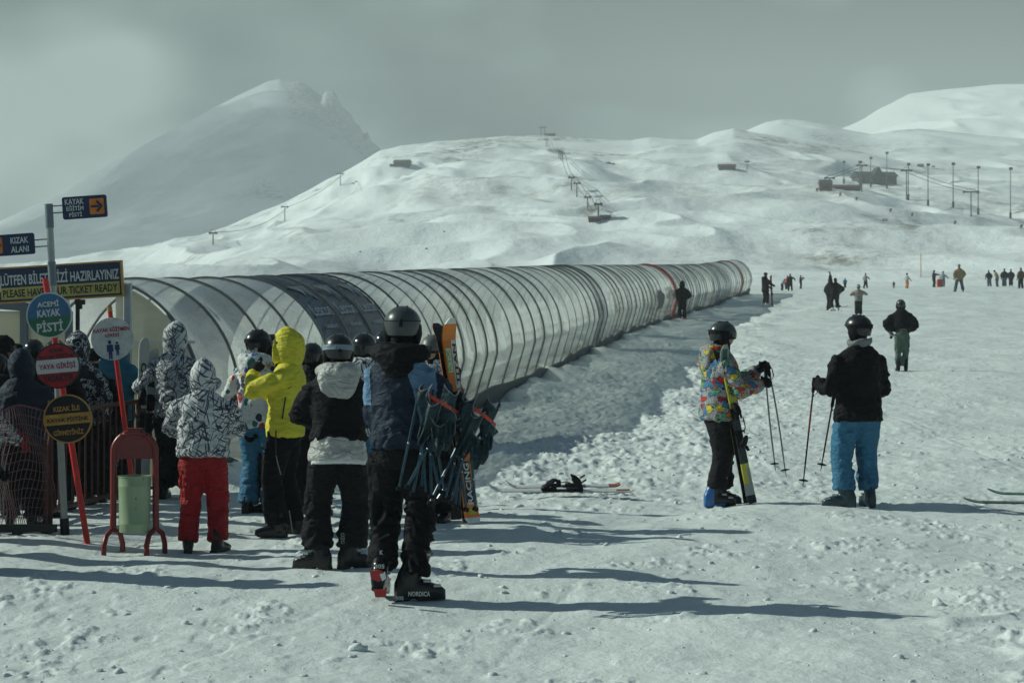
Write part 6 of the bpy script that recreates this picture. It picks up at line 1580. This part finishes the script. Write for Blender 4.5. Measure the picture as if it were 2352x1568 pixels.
# ================================================================== things on the hill
M['hut_wall'] = plain('dark_timber', (.045, .05, .06), .8, 0, .2, 1); M['hut_roof'] = plain('dark_roof', (.02, .024, .03), .8, 0, .2, 1); M['hut_red'] = plain('dull_red_cladding', (.12, .02, .03), .7, 0, .15, 1)
M['hut_glass'] = plain('dark_window', (.02, .03, .04), .15); M['pylon'] = plain('weathered_pylon', (.10, .10, .085), .6, .2); M['gun'] = plain('ochre_machine', (.16, .10, .03), .6)
def pylon(px, y0, y1, wpx, label, group='lift pylons on the hill', dark=False):
    p = find_B(px, y0); k = p.y / F; h = max(2.5, (y0 - y1) * k); w = wpx * k / 2
    T = empty('lift_pylon', p, label, 'lift pylon', group)
    r = max(.15, .010 * h)
    m = MB(); m.tube([(0, 0, -2), (0, 0, h)], [r * 1.3, r * .8], 10); m.build('mast', M['pylon'], T)
    m = MB(); m.box((0, 0, h), (w * 2, r * 1.6, r * 2.2)); m.build('crossarm', M['pylon'], T, smooth=False)
    for s in (-1, 1):
        m = MB(); m.box((s * w, 0, h - r * .2), (r * 2.4, 1.6, r * 3.0), bev=.05); m.build('sheave', M['dark_steel'], T, smooth=False)
    m = MB(); m.tube([(-w * .8, 0, h), (-w * .5, 0, h + r * 5), (w * .5, 0, h + r * 5), (w * .8, 0, h)], r * .35, 6); m.build('catwalk_rail', M['dark_steel'], T)
lefts = [(785, 425, 399, 13, 'highest of the three pylons down the left shoulder of the hill'), (658, 508, 475, 14, 'middle pylon of the three down the left shoulder of the hill'), (491, 562, 535, 14, 'lowest pylon of the three down the left shoulder of the hill')]
for a in lefts: pylon(*a, group='pylons down the left shoulder')
mids = [(1246, 312, 293, 7, 'left twin pylon on the skyline of the middle hill'), (1253, 312, 293, 7, 'right twin pylon on the skyline of the middle hill'), (1259, 338, 321, 9, 'small pylon just under the skyline station'), (1285, 363, 352, 8, 'left of the three pylons grouped high on the middle hill'), (1289, 368, 349, 8, 'centre of the three pylons grouped high on the middle hill'), (1293, 371, 352, 8, 'right of the three pylons grouped high on the middle hill'), (1315, 437, 408, 12, 'upper pylon of the mid slope chair line'), (1327, 452, 421, 12, 'second pylon of the mid slope chair line'), (1353, 480, 453, 12, 'third pylon of the mid slope chair line, dark'), (1377, 503, 482, 14, 'lowest pylon beside the small red lift station')]
for a in mids: pylon(*a, group='pylons of the middle chair line')
rights = [(1720, 390, 377, 8, 'little pylon right of the long low hut'), (1906, 437, 409, 20, 'pylon behind the small red lift station on the right'), (1980, 441, 380, 20, 'pylon in front of the long dark building'), (2083, 459, 392, 22, 'pylon at the right end of the long dark building'), (2232, 498, 441, 32, 'nearest wide pylon by the lamp masts on the right')]
for a in rights: pylon(*a, group='pylons on the right slope')
def hut(px, y0, wpx, hpx, label, wall='hut_wall', roof='hut_roof', yaw=0, gable=False, nwin=3, name='hut', slope=0.0, cat='hut'):
    p = find_B(px, y0); k = p.y / F; w, h = wpx * k, hpx * k; d = min(w * .6, 12)
    T = empty(name, p, label, cat, rot=(0, 0, R(yaw)))
    wh = h * .6
    m = MB(); m.box((0, d / 2, wh / 2 - 2), (w, d, wh + 4)); m.build('wall', M[wall], T, smooth=False)
    m = MB(); m.add([(-w * .54, -.8, wh), (w * .54, -.8, wh), (w * .54, d + .8, wh), (-w * .54, d + .8, wh), (-w * .54, d / 2, h), (w * .54, d / 2, h)], [(0, 1, 5, 4), (2, 3, 4, 5), (1, 2, 5), (3, 0, 4), (3, 2, 1, 0)]); ro = m.build('roof', M[roof], T, smooth=False)
    if gable:
        m = MB(); g = w * .16; m.add([(-g, -1.2, wh * .95), (g, -1.2, wh * .95), (0, -1.2, h * 1.25), (-g, d / 2, wh * .95), (g, d / 2, wh * .95), (0, d / 2, h * 1.25)], [(0, 1, 2), (4, 3, 5), (0, 2, 5, 3), (1, 4, 5, 2)]); m.build('gable', M[roof], T, smooth=False)
    for i in range(nwin):
        m = MB(); x = (i + .5) / nwin * w * .9 - w * .45; m.box((x, -.04, wh * .5), (w * .45 / nwin, .1, wh * .35)); m.build('window', M['hut_glass'], T, smooth=False)
    m = MB(); m.box((w * .42, -.05, wh * .33), (min(1.4, w * .08), .1, wh * .62)); m.build('door', M['hut_red'], T, smooth=False)
    return T
hut(922, 383, 36, 17, 'dark hut with pitched roof on the left crest of the hill', yaw=-12)
hut(907, 382, 20, 6, 'low brown annexe joined to the left of the crest hut', 'hut_red', 'hut_wall', nwin=2, name='annexe')
hut(1671, 390, 38, 14, 'long low dark hut on the upper right slope', 'hut_wall', 'hut_red', nwin=3)
hut(2020, 424, 90, 32, 'long dark slate building with a central gable on the right slope', 'hut_wall', 'hut_roof', gable=True, nwin=6, name='lodge', yaw=8, cat='building')
hut(1948, 438, 62, 15, 'low dull red shed left of the long dark building', 'hut_wall', 'hut_red', nwin=4, name='shed', yaw=10, cat='shed')
hut(1898, 438, 28, 26, 'small red and grey lift station at the left end of the sheds', 'hut_red', 'hut_wall', nwin=1, name='lift_station', cat='lift station')
hut(1370, 510, 28, 14, 'small red lift station at the foot of the middle chair line', 'hut_red', 'hut_wall', nwin=1, name='lift_station', cat='lift station')
hut(1391, 504, 24, 11, 'dark machine hut next to the small red lift station', 'hut_wall', 'hut_roof', nwin=1)
hut(1265, 311, 24, 7, 'tiny dark summit station on the skyline of the middle hill', 'hut_wall', 'hut_roof', nwin=1, name='lift_station', cat='lift station')
hut(2117, 384, 13, 8, 'tiny dark hut high on the right slope above the lamp masts', 'hut_wall', 'hut_roof', nwin=1)
def lamp(px, y0, y1, label):
    p = find_B(px, y0); k = p.y / F; h = (y0 - y1) * k
    T = empty('lamp_mast', p, label, 'lamp mast', 'tall lamp masts on the right slope')
    m = MB(); m.tube([(0, 0, -2), (0, 0, h)], [.16, .09], 8); m.build('mast', M['pylon'], T)
    m = MB(); m.box((0, -.3, h - .2), (.9, .5, .7), bev=.08); m.build('lamp_head', M['pylon'], T, smooth=False)
    m = MB(); m.tube([(0, 0, -.5), (0, 0, 1.6)], .30, 8); m.build('foot_pad', M['dark_steel'], T)
names = ['first lamp mast from the left, above the red sheds', 'second lamp mast from the left, above the red sheds', 'lamp mast before the left part of the long dark building', 'lamp mast before the right part of the long dark building', 'lamp mast just right of the long dark building', 'sixth lamp mast from the left, standing alone', 'seventh lamp mast from the left, right of the lone one', 'lamp mast beside the nearest wide pylon', 'lamp mast nearest the right edge']
for (px, y0, y1), nm in zip([(1942, 422, 371), (1978, 436, 371), (2002, 430, 362), (2037, 433, 350), (2088, 460, 376), (2135, 473, 377), (2190, 477, 375), (2249, 493, 383), (2322, 502, 386)], names): lamp(px, y0, y1, nm)
def gun(px, y0, label):
    p = find_B(px, y0); T = empty('snow_gun', p, label, 'snow cannon', 'snow cannons along the right piste'); s = p.y / F * 4.2
    m = MB(); m.tube([(-s * .3, s * .6, s * 1.1), (0, 0, s * 1.25), (s * .2, -s * .5, s * 1.35)], [s * .45, s * .62, s * .7], 12); m.build('barrel', M['gun'], T)
    m = MB(); m.tube([(0, 0, -.5), (0, 0, s * .8)], s * .16, 8); m.build('stand', M['dark_steel'], T)
    m = MB(); m.box((0, .1, s * .25), (s * 1.1, s * .9, s * .5), bev=s * .1); m.build('engine_box', M['gun'], T)
gl = ['snow cannon below the small red lift station', 'snow cannon below the red shed', 'snow cannon left of the first bright snow pile', 'snow cannon left of the second bright snow pile', 'snow cannon right of the second bright snow pile', 'snow cannon below the wide pylon', 'snow cannon at the right edge']
for (px, y0), lb in zip([(1880, 440), (1930, 451), (1967, 461), (2048, 487), (2098, 497), (2194, 515), (2349, 524)], gl): gun(px, y0, lb)
for i, (px, lb) in enumerate(((2031, 'leftmost of three tiny figures far up the piste'), (2035.5, 'middle one of three tiny figures far up the piste'), (2040, 'rightmost of three tiny figures far up the piste'))):
    p = find_B(px, 509); m = MB(); h = 8.5 * p.y / F
    w = h / 2.1
    m.loft([((-.15 * w, 0, 0), .12 * w, .14 * w, (0, 0, 1)), ((0, 0, h * .45), .26 * w, .2 * w, (0, 0, 1)), ((0, 0, h * .78), .28 * w, .2 * w, (0, 0, 1)), ((0, 0, h * .85), .12 * w, .12 * w, (0, 0, 1)), ((0, 0, h * .93), .15 * w, .16 * w, (0, 0, 1)), ((0, 0, h), .05 * w, .06 * w, (0, 0, 1))], 10)
    m.tube([(.15 * w, .05, 0), (.12 * w, 0, h * .5)], [.12 * w, .18 * w], 8); m.tube([(.26 * w, 0, h * .75), (.36 * w, -.1, h * .5), (.3 * w, -.3, h * .45)], [.1 * w, .08 * w, .06 * w], 8)
    o = m.build('person', M['charcoal'], None, loc=p); tag(o, lb, 'person', 'tiny figures far up the piste')
# boulders poking out of the snow
def boulder(px, y0, r, label):
    p = find_B(px, y0); V = icv2 * (1 + .35 * vnoise(icv2[:, 0] * 1.4 + px, icv2[:, 1] * 1.4, icv2[:, 2] * 1.4, seed=int(px))[:, None]) * (r * 2.2 * p.y / F) * np.array([1.3, 1, .8])
    o = mesh_np('boulder', V, icf2, M['hut_wall'], None, False, loc=p); tag(o, label, 'boulder', 'dark boulders on the hill')
for px, y0, r, lb in ((980, 571, 1.2, 'single dark boulder low on the left of the hill'), (1400, 377, 3.0, 'dark boulder cluster stone right of the mid gully'), (1408, 378, 2.2, 'smaller dark stone beside the gully boulder'), (1021, 532, .9, 'small dark stone on the smooth lower slope'), (2145, 384, 1.8, 'dark boulder above the lamp masts'), (830, 578, 1.0, 'little dark stone under the shaded gully')): boulder(px, y0, r, lb)

# lift cables sagging between the pylon heads
def cable(pts, label, off):
    P = []
    H = [ray(px, y1, find_B(px, y0).y) + Vector((off * wpx * find_B(px, y0).y / F / 2, 0, .2)) for px, y0, y1, wpx in pts]
    for a, b in zip(H[:-1], H[1:]):
        for i in range(8):
            f = i / 8; q = a.lerp(b, f); q.z -= 4 * f * (1 - f) * (b - a).length * .012; P.append(q)
    P.append(H[-1]); o0 = H[0]; m = MB(); m.tube([p - o0 for p in P], .07, 5); o = m.build('lift_cable', M['dark_steel'], None, loc=o0); tag(o, label, 'cable', 'lift cables on the hill')
mid = [(a[0], a[1], a[2], a[3]) for a in mids if a[0] in (1259, 1293, 1315, 1327, 1353, 1377)]
cable(mid, 'left haul cable of the mid slope chair line', -1); cable(mid, 'right haul cable of the mid slope chair line', 1)
rl = [(a[0], a[1], a[2], a[3]) for a in rights[1:]]
cable(rl, 'far side haul cable over the long dark building', -1); cable(rl, 'near side haul cable over the long dark building', 1)
ll = [(a[0], a[1], a[2], a[3]) for a in reversed(lefts)]
cable(ll, 'haul cable along the three pylons of the left shoulder', 1)
